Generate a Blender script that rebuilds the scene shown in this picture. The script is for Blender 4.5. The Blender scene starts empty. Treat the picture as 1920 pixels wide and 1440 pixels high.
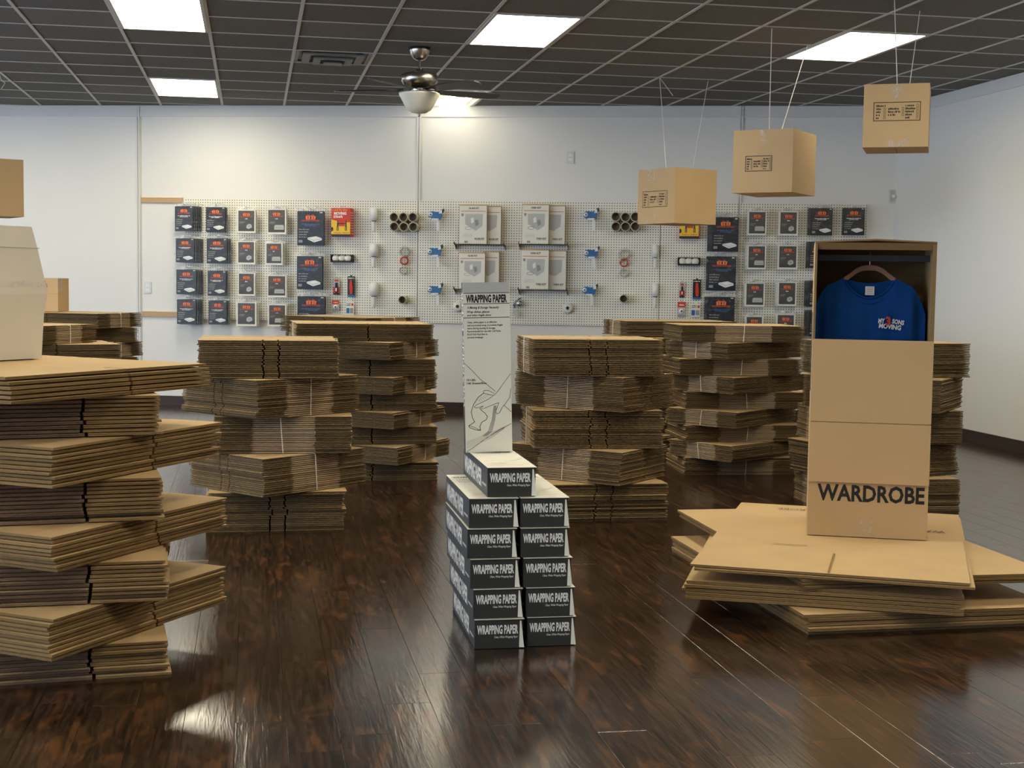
import bpy, math, random
from mathutils import Matrix, Vector, Euler
R = random.Random(7)
COL = bpy.context.scene.collection
SC = bpy.context.scene

# ------------------------------------------------------------------ camera
cam = bpy.data.cameras.new('camera')
cam.sensor_width = 36.0
cam.lens = 36.0 * 2621.0 / 1920.0
cam.clip_end = 100
camo = bpy.data.objects.new('camera', cam)
COL.objects.link(camo)
camo.matrix_world = Matrix.Translation((0, 0, 1.32)) @ Euler((math.pi/2 - 0.0731, 0, 0)).to_matrix().to_4x4() @ Matrix.Rotation(0.0140, 4, 'Z')
SC.camera = camo

# ------------------------------------------------------------------ world, exposure
wd = bpy.data.worlds.new('daylight')
SC.world = wd
wd.use_nodes = True
bg = wd.node_tree.nodes['Background']
bg.inputs[0].default_value = (0.60, 0.76, 1.0, 1)
bg.inputs[1].default_value = 5.5
LAMP = 11.0                    # radiance of a ceiling panel
SC.view_settings.view_transform = 'Standard'
SC.view_settings.look = 'None'
SC.view_settings.gamma = 1.0
SC.view_settings.use_curve_mapping = False
SC.view_settings.exposure = 0.64
SC.cycles.use_denoising = True
SC.cycles.use_adaptive_sampling = True
SC.cycles.adaptive_threshold = 0.04
SC.cycles.adaptive_min_samples = 16
SC.cycles.use_light_tree = False
SC.cycles.max_bounces = 5
SC.cycles.diffuse_bounces = 3
SC.cycles.glossy_bounces = 2
SC.cycles.transparent_max_bounces = 24
PORTALS = [(-3.6, -0.9), (-0.5, 2.2), (2.6, 5.3), (5.7, 8.4), (8.8, 11.4)]     # windows of the left wall, along the room
SC.cycles.caustics_reflective = False
SC.cycles.caustics_refractive = False
SC.cycles.sample_clamp_indirect = 6.0

# ------------------------------------------------------------------ materials
def mat(name, col, rough=0.6, spec=0.4, metal=0.0, var=0.0, scale=8.0, bump=0.0, bscale=60.0, stretch=(1, 1, 1), emit=0.0, alpha=None, sheen=0.0, rnd=0.0):
    m = bpy.data.materials.new(name)
    m.use_nodes = True
    nt = m.node_tree
    b = nt.nodes['Principled BSDF']
    b.inputs['Roughness'].default_value = rough
    b.inputs['Specular IOR Level'].default_value = spec
    b.inputs['Metallic'].default_value = metal
    tc = nt.nodes.new('ShaderNodeTexCoord')
    mp = nt.nodes.new('ShaderNodeMapping')
    mp.inputs['Scale'].default_value = stretch
    nt.links.new(tc.outputs['Object'], mp.inputs['Vector'])
    ns = nt.nodes.new('ShaderNodeTexNoise')
    ns.inputs['Scale'].default_value = scale
    ns.inputs['Detail'].default_value = 2
    nt.links.new(mp.outputs[0], ns.inputs['Vector'])
    mx = nt.nodes.new('ShaderNodeMix'); mx.data_type = 'RGBA'
    lo = [max(0, c * (1 - var)) for c in col]
    hi = [min(1, c * (1 + var)) for c in col]
    mx.inputs['A'].default_value = (*lo, 1)
    mx.inputs['B'].default_value = (*hi, 1)
    nt.links.new(ns.outputs['Fac'], mx.inputs['Factor'])
    out = mx.outputs['Result']
    if rnd > 0:
        oi = nt.nodes.new('ShaderNodeObjectInfo')
        ma = nt.nodes.new('ShaderNodeMath'); ma.operation = 'MULTIPLY_ADD'
        ma.inputs[1].default_value = 2 * rnd; ma.inputs[2].default_value = 1 - rnd
        nt.links.new(oi.outputs['Random'], ma.inputs[0])
        hs = nt.nodes.new('ShaderNodeHueSaturation')
        nt.links.new(ma.outputs[0], hs.inputs['Value'])
        nt.links.new(out, hs.inputs['Color'])
        out = hs.outputs['Color']
    nt.links.new(out, b.inputs['Base Color'])
    if bump > 0:
        nb = nt.nodes.new('ShaderNodeTexNoise')
        nb.inputs['Scale'].default_value = bscale
        nb.inputs['Detail'].default_value = 1
        nt.links.new(mp.outputs[0], nb.inputs['Vector'])
        bp = nt.nodes.new('ShaderNodeBump')
        bp.inputs['Strength'].default_value = bump
        bp.inputs['Distance'].default_value = 0.01
        nt.links.new(nb.outputs['Fac'], bp.inputs['Height'])
        nt.links.new(bp.outputs[0], b.inputs['Normal'])
    if emit > 0:
        b.inputs['Emission Color'].default_value = (*col, 1)
        b.inputs['Emission Strength'].default_value = emit
    if alpha is not None:
        b.inputs['Alpha'].default_value = alpha
    return m

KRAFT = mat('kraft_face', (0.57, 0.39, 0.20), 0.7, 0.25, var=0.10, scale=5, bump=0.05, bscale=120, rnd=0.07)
EDGE = mat('kraft_cut_edge', (0.120, 0.082, 0.042), 0.9, 0.05, var=0.30, scale=30, stretch=(1, 1, 8), rnd=0.22)  # far darker than the face: shade of the open flutes put into the colour
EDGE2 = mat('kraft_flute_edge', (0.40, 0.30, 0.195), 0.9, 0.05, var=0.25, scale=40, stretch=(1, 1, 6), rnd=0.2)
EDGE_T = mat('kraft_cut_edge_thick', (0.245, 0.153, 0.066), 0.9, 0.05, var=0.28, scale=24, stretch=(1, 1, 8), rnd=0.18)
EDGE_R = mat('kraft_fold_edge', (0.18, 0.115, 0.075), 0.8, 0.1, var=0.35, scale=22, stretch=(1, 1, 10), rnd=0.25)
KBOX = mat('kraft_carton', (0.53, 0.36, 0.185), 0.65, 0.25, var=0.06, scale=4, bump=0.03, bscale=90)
KSHADE = mat('kraft_shaded', (0.24, 0.155, 0.07), 0.8, 0.15, var=0.08, scale=6)  # carton kraft darkened: shade of the wardrobe interior and rims put into the colour
CREASE = mat('crease_line', (0.27, 0.17, 0.075), 0.8, 0.1, var=0.2)
WALL = mat('wall_paint', (0.80, 0.785, 0.75), 0.5, 0.3, var=0.025, scale=1.2, bump=0.02, bscale=40)
TRIM = mat('trim_paint', (0.74, 0.73, 0.70), 0.5, 0.3, var=0.03)
TILE = mat('ceiling_tile', (0.18, 0.175, 0.16), 0.9, 0.1, var=0.25, scale=90, bump=0.4, bscale=160, rnd=0.10)
TEE = mat('ceiling_tee', (0.55, 0.545, 0.52), 0.5, 0.3, var=0.05)
PLEN = mat('plenum', (0.02, 0.02, 0.02), 0.9, 0.1, var=0.2)
BASEB = mat('baseboard_wood', (0.045, 0.03, 0.024), 0.5, 0.3, var=0.4, scale=6, stretch=(1, 1, 12))
WOOD = mat('pine_batten', (0.55, 0.36, 0.19), 0.6, 0.3, var=0.2, scale=14, stretch=(1, 1, 14))
WHITE = mat('white_plastic', (0.80, 0.80, 0.78), 0.4, 0.4, var=0.03)
PAPERW = mat('white_paper', (0.80, 0.78, 0.69), 0.6, 0.3, var=0.05, scale=5)
CREAM = mat('white_carton', (0.74, 0.70, 0.62), 0.7, 0.2, var=0.08, scale=5, bump=0.03)
BLACK = mat('black_print', (0.012, 0.012, 0.013), 0.5, 0.4, var=0.2)
CARDK = mat('black_card', (0.011, 0.011, 0.012), 0.35, 0.4, var=0.25, scale=20)
CARDN = mat('navy_card', (0.008, 0.010, 0.018), 0.35, 0.4, var=0.25, scale=20)
CARDG = mat('grey_card', (0.062, 0.060, 0.056), 0.4, 0.4, var=0.15, scale=20)
SLATE = mat('dark_box', (0.036, 0.037, 0.037), 0.45, 0.35, var=0.15, scale=9)
SLATEB = mat('dark_box_edge', (0.16, 0.12, 0.075), 0.7, 0.2, var=0.25, scale=30)
INKW = mat('white_print', (0.82, 0.82, 0.80), 0.5, 0.3, var=0.05)
INKG = mat('grey_print', (0.30, 0.30, 0.30), 0.5, 0.3, var=0.15)
INKL = mat('light_grey_print', (0.50, 0.50, 0.48), 0.5, 0.3, var=0.1)
STAMP = mat('stamp_ink', (0.055, 0.036, 0.024), 0.7, 0.2, var=0.25)
RED = mat('red_print', (0.62, 0.05, 0.025), 0.5, 0.3, var=0.1)
ORANGE = mat('orange_print', (0.85, 0.25, 0.05), 0.5, 0.3, var=0.15)
YELLOW = mat('yellow_print', (0.85, 0.52, 0.03), 0.45, 0.3, var=0.06)
BLUEP = mat('blue_plastic', (0.012, 0.12, 0.34), 0.35, 0.5, var=0.1)
BLUES = mat('blue_jersey', (0.006, 0.055, 0.235), 0.85, 0.15, var=0.08, scale=30, bump=0.05, bscale=300)
NICKEL = mat('brushed_nickel', (0.40, 0.37, 0.32), 0.28, 0.5, metal=1.0, var=0.08, scale=20, stretch=(1, 1, 0.1))
CHROME = mat('wire_chrome', (0.45, 0.45, 0.44), 0.3, 0.5, metal=1.0, var=0.05)
DARKM = mat('dark_metal', (0.06, 0.06, 0.06), 0.4, 0.5, metal=0.6, var=0.1)
BLADE = mat('fan_blade', (0.030, 0.028, 0.028), 0.4, 0.4, var=0.3, scale=10, stretch=(1, 8, 1))
BOWL = mat('frosted_glass', (0.66, 0.64, 0.54), 0.35, 0.5, var=0.10, scale=6)
STRAP = mat('strap_string', (0.72, 0.68, 0.60), 0.6, 0.3, var=0.1)
TAPER = mat('tape_roll', (0.56, 0.50, 0.36), 0.45, 0.4, var=0.12)
TAPEI = mat('tape_core', (0.28, 0.25, 0.20), 0.7, 0.2, var=0.15)
PINK = mat('blush_hanger', (0.36, 0.20, 0.14), 0.8, 0.2, var=0.06)
VENTM = mat('vent_metal', (0.17, 0.165, 0.155), 0.5, 0.4, var=0.1)
def glow(name, col, k):
    m = bpy.data.materials.new(name); m.use_nodes = True
    nt = m.node_tree; nt.nodes.clear()
    o = nt.nodes.new('ShaderNodeOutputMaterial'); e = nt.nodes.new('ShaderNodeEmission')
    e.inputs[0].default_value = (*col, 1); e.inputs[1].default_value = k
    nt.links.new(e.outputs[0], o.inputs[0]); return m
LENS = glow('lamp_diffuser', (1.0, 0.915, 0.69), LAMP)
TUBE = glow('lamp_tube', (1.0, 0.915, 0.69), LAMP * 0.5)
FOG = mat('outlet_grey', (0.70, 0.70, 0.68), 0.4, 0.4, var=0.04)

def clear_plastic(name, fac, tint=(1, 1, 1), rough=0.12):
    m = bpy.data.materials.new(name); m.use_nodes = True
    nt = m.node_tree; nt.nodes.clear()
    o = nt.nodes.new('ShaderNodeOutputMaterial')
    t = nt.nodes.new('ShaderNodeBsdfTransparent'); t.inputs[0].default_value = (*tint, 1)
    g = nt.nodes.new('ShaderNodeBsdfPrincipled')
    g.inputs['Base Color'].default_value = (0.75, 0.75, 0.74, 1); g.inputs['Roughness'].default_value = rough
    n = nt.nodes.new('ShaderNodeTexNoise'); n.inputs['Scale'].default_value = 30
    tc = nt.nodes.new('ShaderNodeTexCoord'); nt.links.new(tc.outputs['Object'], n.inputs['Vector'])
    bp = nt.nodes.new('ShaderNodeBump'); bp.inputs['Strength'].default_value = 0.6; bp.inputs['Distance'].default_value = 0.02
    nt.links.new(n.outputs['Fac'], bp.inputs['Height']); nt.links.new(bp.outputs[0], g.inputs['Normal'])
    rp = nt.nodes.new('ShaderNodeMapRange'); rp.inputs[1].default_value = 0.50; rp.inputs[2].default_value = 0.78
    rp.inputs[3].default_value = fac * 0.35; rp.inputs[4].default_value = min(1, fac * 2.6)  # noise makes the film paler in blotches: wrinkle highlights put into the mix
    nt.links.new(n.outputs['Fac'], rp.inputs[0])
    x = nt.nodes.new('ShaderNodeMixShader')
    nt.links.new(rp.outputs[0], x.inputs[0]); nt.links.new(t.outputs[0], x.inputs[1]); nt.links.new(g.outputs[0], x.inputs[2])
    nt.links.new(x.outputs[0], o.inputs[0])
    return m
CLEAR = clear_plastic('clear_bag', 0.05)
HEADER = clear_plastic('bag_header', 0.26)
CTAPE = clear_plastic('packing_tape', 0.22, rough=0.2)

def pegboard_mat():
    m = mat('pegboard', (0.85, 0.825, 0.73), 0.5, 0.35, var=0.03, scale=3)
    nt = m.node_tree; b = nt.nodes['Principled BSDF']
    base = b.inputs['Base Color'].links[0].from_socket
    tc = nt.nodes.new('ShaderNodeTexCoord'); sp = nt.nodes.new('ShaderNodeSeparateXYZ')
    nt.links.new(tc.outputs['Object'], sp.inputs[0])
    ds = []
    for ax in ('X', 'Z'):
        a = nt.nodes.new('ShaderNodeMath'); a.operation = 'MULTIPLY'; a.inputs[1].default_value = 1 / 0.0254
        nt.links.new(sp.outputs[ax], a.inputs[0])
        f = nt.nodes.new('ShaderNodeMath'); f.operation = 'FRACT'; nt.links.new(a.outputs[0], f.inputs[0])
        s = nt.nodes.new('ShaderNodeMath'); s.operation = 'SUBTRACT'; s.inputs[1].default_value = 0.5; nt.links.new(f.outputs[0], s.inputs[0])
        q = nt.nodes.new('ShaderNodeMath'); q.operation = 'MULTIPLY'; nt.links.new(s.outputs[0], q.inputs[0]); nt.links.new(s.outputs[0], q.inputs[1])
        ds.append(q)
    ad = nt.nodes.new('ShaderNodeMath'); ad.operation = 'ADD'
    nt.links.new(ds[0].outputs[0], ad.inputs[0]); nt.links.new(ds[1].outputs[0], ad.inputs[1])
    lt = nt.nodes.new('ShaderNodeMath'); lt.operation = 'LESS_THAN'; lt.inputs[1].default_value = 0.19 ** 2
    nt.links.new(ad.outputs[0], lt.inputs[0])
    mx = nt.nodes.new('ShaderNodeMix'); mx.data_type = 'RGBA'
    nt.links.new(lt.outputs[0], mx.inputs['Factor']); nt.links.new(base, mx.inputs['A'])
    mx.inputs['B'].default_value = (0.05, 0.038, 0.025, 1)
    nt.links.new(mx.outputs['Result'], b.inputs['Base Color'])
    return m
PEG = pegboard_mat()

def plank_mat():
    m = bpy.data.materials.new('floor_plank'); m.use_nodes = True
    nt = m.node_tree; b = nt.nodes['Principled BSDF']; N = nt.nodes.new; L = nt.links.new
    tc = N('ShaderNodeTexCoord'); oi = N('ShaderNodeObjectInfo')
    ml = N('ShaderNodeVectorMath'); ml.operation = 'SCALE'; ml.inputs['Scale'].default_value = 37.0
    cb = N('ShaderNodeCombineXYZ'); L(oi.outputs['Random'], cb.inputs[0]); L(oi.outputs['Random'], cb.inputs[1]); L(oi.outputs['Random'], cb.inputs[2])
    L(cb.outputs[0], ml.inputs[0])
    ad = N('ShaderNodeVectorMath'); ad.operation = 'ADD'; L(tc.outputs['Object'], ad.inputs[0]); L(ml.outputs[0], ad.inputs[1])
    def noise(stretch, scale, detail, rough=0.55, dist=0.0):
        mp = N('ShaderNodeMapping'); mp.inputs['Scale'].default_value = stretch; L(ad.outputs[0], mp.inputs[0])
        n = N('ShaderNodeTexNoise'); n.inputs['Scale'].default_value = scale; n.inputs['Detail'].default_value = detail
        n.inputs['Roughness'].default_value = rough; n.inputs['Distortion'].default_value = dist
        L(mp.outputs[0], n.inputs['Vector']); return n
    grain = noise((1, 0.055, 1), 75, 4, 0.6, 0.4)
    patch = noise((1, 0.28, 1), 12, 4, 0.7, 0.6)
    fine = noise((1, 0.09, 1), 40, 2, 0.5, 1.0)
    r1 = N('ShaderNodeValToRGB'); r1.color_ramp.elements[0].position = 0.40; r1.color_ramp.elements[1].position = 0.66
    r1.color_ramp.elements[0].color = (0.013, 0.0075, 0.005, 1); r1.color_ramp.elements[1].color = (0.058, 0.030, 0.017, 1)
    L(grain.outputs['Fac'], r1.inputs[0])
    r2 = N('ShaderNodeValToRGB'); r2.color_ramp.elements[0].position = 0.53; r2.color_ramp.elements[1].position = 0.64
    r2.color_ramp.elements[0].color = (0, 0, 0, 1); r2.color_ramp.elements[1].color = (1, 1, 1, 1)
    L(patch.outputs['Fac'], r2.inputs[0])
    mf = N('ShaderNodeMath'); mf.operation = 'MULTIPLY'; L(r2.outputs[0], mf.inputs[0]); L(grain.outputs['Fac'], mf.inputs[1])
    mx = N('ShaderNodeMix'); mx.data_type = 'RGBA'; L(mf.outputs[0], mx.inputs['Factor']); L(r1.outputs[0], mx.inputs['A'])
    mx.inputs['B'].default_value = (0.16, 0.060, 0.018, 1)
    hs = N('ShaderNodeHueSaturation'); L(mx.outputs['Result'], hs.inputs['Color'])
    mv = N('ShaderNodeMath'); mv.operation = 'MULTIPLY_ADD'; mv.inputs[1].default_value = 0.4; mv.inputs[2].default_value = 0.8
    L(oi.outputs['Random'], mv.inputs[0]); L(mv.outputs[0], hs.inputs['Value'])
    L(hs.outputs[0], b.inputs['Base Color'])
    rr = N('ShaderNodeMapRange'); rr.inputs[3].default_value = 0.13; rr.inputs[4].default_value = 0.21
    L(patch.outputs['Fac'], rr.inputs[0]); L(rr.outputs[0], b.inputs['Roughness'])
    b.inputs['Specular IOR Level'].default_value = 0.8; b.inputs['IOR'].default_value = 1.8
    sm = N('ShaderNodeMath'); sm.operation = 'MULTIPLY_ADD'; sm.inputs[1].default_value = 1.6
    L(fine.outputs['Fac'], sm.inputs[0]); L(grain.outputs['Fac'], sm.inputs[2])
    bp = N('ShaderNodeBump'); bp.inputs['Strength'].default_value = 0.24; bp.inputs['Distance'].default_value = 0.0014
    L(sm.outputs[0], bp.inputs['Height']); L(bp.outputs[0], b.inputs['Normal'])
    return m
PLANK = plank_mat()

# ------------------------------------------------------------------ mesh helpers
class MB:
    def __init__(s): s.v = []; s.f = []; s.m = []; s.mats = []; s.smooth = []
    def mi(s, m):
        if m not in s.mats: s.mats.append(m)
        return s.mats.index(m)
    def add(s, vs, fs, m, smooth=False, M=None):
        o = len(s.v)
        for p in vs:
            p = Vector(p)
            s.v.append(tuple(M @ p) if M is not None else tuple(p))
        k = None if isinstance(m, (list, tuple)) else s.mi(m)
        for j, f in enumerate(fs):
            s.f.append([o + i for i in f]); s.m.append(k if k is not None else s.mi(m[j])); s.smooth.append(smooth)
        return s
    def box(s, x0, x1, y0, y1, z0, z1, m, M=None):
        vs = [(x0,y0,z0),(x1,y0,z0),(x1,y1,z0),(x0,y1,z0),(x0,y0,z1),(x1,y0,z1),(x1,y1,z1),(x0,y1,z1)]
        return s.add(vs, [(3,2,1,0),(4,5,6,7),(0,1,5,4),(1,2,6,5),(2,3,7,6),(3,0,4,7)], m, M=M)
    def prism(s, pts, z0, z1, m, side=None, M=None):
        n = len(pts); side = side or m
        vs = [(p[0], p[1], z0) for p in pts] + [(p[0], p[1], z1) for p in pts]
        fs = [list(range(n))[::-1], list(range(n, 2*n))]; ms = [m, m]
        for i in range(n):
            j = (i+1) % n; fs.append((i, j, n+j, n+i)); ms.append(side[i] if isinstance(side, list) else side)
        return s.add(vs, fs, ms, M=M)
    def tube(s, p0, p1, r0, m, r1=None, n=8, cap=True, smooth=True):
        p0, p1 = Vector(p0), Vector(p1); r1 = r0 if r1 is None else r1
        d = (p1 - p0).normalized(); a = d.orthogonal().normalized(); b = d.cross(a)
        vs = [p0 + (a*math.cos(t)+b*math.sin(t))*r0 for t in [2*math.pi*i/n for i in range(n)]] + [p1 + (a*math.cos(t)+b*math.sin(t))*r1 for t in [2*math.pi*i/n for i in range(n)]]
        s.add(vs, [(i, (i+1) % n, n+(i+1) % n, n+i) for i in range(n)], m, smooth)
        if cap: s.add(vs, [list(range(n))[::-1], list(range(n, 2*n))], m)
        return s
    def lathe(s, prof, m, n=24, c=(0, 0, 0), axis='z', smooth=True):
        vs = []
        for r, z in prof:
            for i in range(n):
                t = 2*math.pi*i/n; x, y = r*math.cos(t), r*math.sin(t)
                vs.append((c[0]+x, c[1]+y, c[2]+z) if axis == 'z' else (c[0]+x, c[1]+z, c[2]+y))
        fs = []
        for k in range(len(prof)-1):
            for i in range(n):
                j = (i+1) % n; q = (k*n+i, k*n+j, (k+1)*n+j, (k+1)*n+i)
                fs.append(q if axis == 'z' else q[::-1])
        return s.add(vs, fs, m, smooth)
    def stroke(s, pts, w, m, M, z=0.0, closed=False):
        P = [Vector((p[0], p[1])) for p in pts]
        if closed: P.append(P[0])
        for a, b in zip(P[:-1], P[1:]):
            d = (b - a)
            if d.length < 1e-7: continue
            d.normalize(); q = Vector((-d.y, d.x)) * w / 2; e = d * w * 0.35
            s.add([(*(a-e-q), z), (*(b+e-q), z), (*(b+e+q), z), (*(a-e+q), z)], [(0, 1, 2, 3)], m, M=M)
        return s
    def rect(s, x0, x1, y0, y1, m, M, z=0.0):
        return s.add([(x0, y0, z), (x1, y0, z), (x1, y1, z), (x0, y1, z)], [(0, 1, 2, 3)], m, M=M)
    def poly(s, pts, m, M, z=0.0):
        return s.add([(p[0], p[1], z) for p in pts], [list(range(len(pts)))], m, M=M)
    def text(s, body, x, y, h, m, M, sx=1.0, bold=0.0, shear=0.0, align='CENTER', z=0.0, width=None, rot=0.0):
        vs, fs, x0, x1 = text_geo(body, bold, shear)
        if width: sx = width / ((x1 - x0) * h)
        off = {'CENTER': -(x0+x1)/2, 'LEFT': -x0, 'RIGHT': -x1}[align]
        c, sn = math.cos(rot), math.sin(rot); out = []
        for a, b in vs:
            u, v = (a + off) * h * sx, b * h
            out.append((x + u*c - v*sn, y + u*sn + v*c, z))
        return s.add(out, fs, m, M=M)
    def mesh(s, name):
        me = bpy.data.meshes.new(name); me.from_pydata(s.v, [], s.f)
        for m in s.mats: me.materials.append(m)
        me.polygons.foreach_set('material_index', s.m); me.polygons.foreach_set('use_smooth', s.smooth)
        me.update(); return me
    def build(s, name, parent=None, loc=(0, 0, 0), rz=0.0):
        return link(name, s.mesh(name), parent, loc, rz)

_TX = {}
def text_geo(body, bold, shear):
    k = (body, bold, shear)
    if k in _TX: return _TX[k]
    cu = bpy.data.curves.new('t', 'FONT'); cu.body = body; cu.size = 1.38; cu.offset = bold; cu.shear = shear; cu.resolution_u = 2
    cu.fill_mode = 'BOTH'
    ob = bpy.data.objects.new('t', cu); me = ob.to_mesh()
    vs = [(v.co.x, v.co.y) for v in me.vertices]; fs = [list(p.vertices) for p in me.polygons]
    ob.to_mesh_clear(); bpy.data.objects.remove(ob); bpy.data.curves.remove(cu)
    xs = [v[0] for v in vs]; _TX[k] = (vs, fs, min(xs), max(xs)); return _TX[k]

def link(name, data, parent=None, loc=(0, 0, 0), rz=0.0):
    o = bpy.data.objects.new(name, data); COL.objects.link(o)
    o.parent = parent; o.location = loc; o.rotation_euler = (0, 0, rz); return o
def thing(name, label, cat, loc=(0, 0, 0), rz=0.0, group=None):
    o = link(name, None, None, loc, rz); return tag(o, label, cat, group)
def tag(o, label, cat, group=None):
    o['label'] = label; o['category'] = cat
    if group: o['group'] = group
    return o
def struct(o):
    o['kind'] = 'structure'; return o
def copy_tree(root, loc, rz, label=None, group=None, parent=None):
    r = root.copy(); COL.objects.link(r); r.location = loc; r.rotation_euler = (0, 0, rz); r.parent = parent
    if label: r['label'] = label
    if group: r['group'] = group
    for ch in root.children:
        c = ch.copy(); COL.objects.link(c); c.parent = r
        for g in ch.children:
            d = g.copy(); COL.objects.link(d); d.parent = c
    return r
def plane(o, xa, ya):
    """matrix taking (x, y, z-offset) on a printed face to local coordinates"""
    xa, ya = Vector(xa).normalized(), Vector(ya).normalized(); n = xa.cross(ya)
    return Matrix(((xa.x, ya.x, n.x, o[0]), (xa.y, ya.y, n.y, o[1]), (xa.z, ya.z, n.z, o[2]), (0, 0, 0, 1)))
def greek(mb, x0, x1, y, h, m, M, z=0.0, rr=R):
    """a line of print too small to read"""
    x = x0
    while x < x1 - h * 0.3:
        w = h * rr.uniform(0.4, 0.7)
        mb.rect(x, min(x + w, x1), y, y + h * rr.choice((0.75, 0.75, 1.0)), m, M, z); x += w + h * rr.choice((0.12, 0.12, 0.12, 0.5))

# ------------------------------------------------------------------ frames of the room
YAW = 0.1842; W = 0.6096; CE = 3.047
CY, SY = math.cos(YAW), math.sin(YAW)
def g(a, b): return (CY*a - SY*b, SY*a + CY*b)
def ga(x, y): return (CY*x + SY*y, -SY*x + CY*y)
TH = -0.10462
UX, UY = math.cos(TH), math.sin(TH); NX, NY = math.sin(TH), -math.cos(TH)
def wl(u, z, d=0.0): return (-0.79 + UX*u + NX*d, 14.05 + UY*u + NY*d, z)   # point on the back wall, d in front of it
GX = lambda i: (i - 3.4881) * W
GB = lambda j: (j + 13.8448) * W
AL, AR, BF = -7.4, 6.09, -4.2

# ------------------------------------------------------------------ shell
o = struct(MB().box(AL - 0.3, AR + 0.3, BF - 0.3, 16.6, -0.10, -0.012, PLEN).build('floor', rz=YAW)); FLOOR = o
o = struct(MB().box(AL - 0.3, AR + 0.3, BF - 0.3, 16.6, CE + 0.03, CE + 0.08, PLEN).build('ceiling', rz=YAW)); CEIL = o
wb = struct(MB().box(-8.0, 4.80, 0, 0.15, -0.012, CE + 0.03, WALL).build('wall_back', loc=wl(0, 0), rz=TH))
wr = struct(MB().box(AR, AR + 0.15, BF, 14.6, -0.012, CE + 0.03, WALL).build('wall_right', rz=YAW))
m = MB()
m.box(AL - 0.15, AL, BF, 16.4, -0.012, 0.55, WALL); m.box(AL - 0.15, AL, BF, 16.4, 2.70, CE + 0.03, WALL)
for b0, b1 in ((BF, -3.6), (-0.9, -0.5), (2.2, 2.6), (5.3, 5.7), (8.4, 8.8), (11.4, 16.4)): m.box(AL - 0.15, AL, b0, b1, 0.55, 2.70, WALL)
struct(m.build('wall_left', rz=YAW))
for b0, b1 in PORTALS:
    L_ = bpy.data.lights.new('window_portal', 'AREA'); L_.shape = 'RECTANGLE'; L_.size = 2.15; L_.size_y = b1 - b0; L_.cycles.is_portal = True
    o = link('window_portal', L_, None, (*g(AL - 0.07, (b0 + b1) / 2), 1.625)); o.rotation_euler = (0, -math.pi / 2, YAW)
m = MB().box(AL, AR, BF - 0.15, BF, -0.012, CE + 0.03, WALL)
struct(m.build('wall_front', rz=YAW))
# baseboards
struct(MB().box(-8.0, 4.62, -0.014, -0.001, 0.0, 0.10, BASEB).build('baseboard_back', loc=wl(0, 0), rz=TH))
struct(MB().box(AR - 0.014, AR - 0.001, BF + 0.1, 13.9, 0.0, 0.10, BASEB).build('baseboard_right', rz=YAW))
# wall head trim and panel seams
struct(MB().box(-8.0, 4.60, -0.012, -0.001, 2.948, CE + 0.02, TRIM).box(-8.0, 4.60, -0.016, -0.001, 2.940, 2.950, TRIM).build('trim_1', loc=wl(0, 0), rz=TH))
struct(MB().box(AR - 0.012, AR - 0.001, BF + 0.1, 13.8, 2.948, CE + 0.02, TRIM).build('trim_2', rz=YAW))
for k, u in enumerate((-3.063, -0.168, 3.002)):
    mm = MB().box(-0.024, -0.007, -0.016, -0.001, 0.10, CE, TRIM).box(-0.003, 0.024, -0.012, -0.001, 0.10, CE, TRIM).box(0.004, 0.016, -0.020, -0.012, 0.10, CE, TRIM)
    struct(mm.build('trim_%d' % (k + 3), loc=wl(u, 0), rz=TH))

# floor planks, running along the depth of the room
pl, pw = 0.95, 0.15
PM = MB()
ch = 0.0006; x, y = pw/2 - 0.0003, pl/2 - 0.0003
vs = [(-x,-y,-0.012),(x,-y,-0.012),(x,y,-0.012),(-x,y,-0.012),(-x,-y,-ch),(x,-y,-ch),(x,y,-ch),(-x,y,-ch),(-x+ch,-y+ch,0),(x-ch,-y+ch,0),(x-ch,y-ch,0),(-x+ch,y-ch,0)]
fs = [(8,9,10,11)] + [(i, (i+1) % 4, 4+(i+1) % 4, 4+i) for i in range(4)] + [(4+i, 4+(i+1) % 4, 8+(i+1) % 4, 8+i) for i in range(4)]
PM.add(vs, fs, PLANK); pme = PM.mesh('plank')
cand = []; rest = MB()
for i in range(int((AR - AL) / pw) + 1):
    a = AL + pw * (i + 0.5)
    if a > AR + 0.05: continue
    off = R.uniform(0, pl)
    for k in range(-1, 22):
        b = BF + off + pl * k
        wx, wy = g(a, b)
        if b < BF or wy > 14.6 - 0.105 * (wx + 0.79): continue
        vis = wy > 3.1 and abs(wx) < 0.40 * wy + 0.4
        cand.append((math.hypot(wx, wy) if vis else 99, a, b))
cand.sort()
for n, (d, a, b) in enumerate(cand):
    if n < 300 and d < 90: link('plank', pme, FLOOR, (a, b, 0))
    else: rest.add([(p[0]+a, p[1]+b, p[2]) for p in vs], fs, PLANK)
o = rest.build('planks', FLOOR); o['kind'] = 'stuff'

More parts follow.
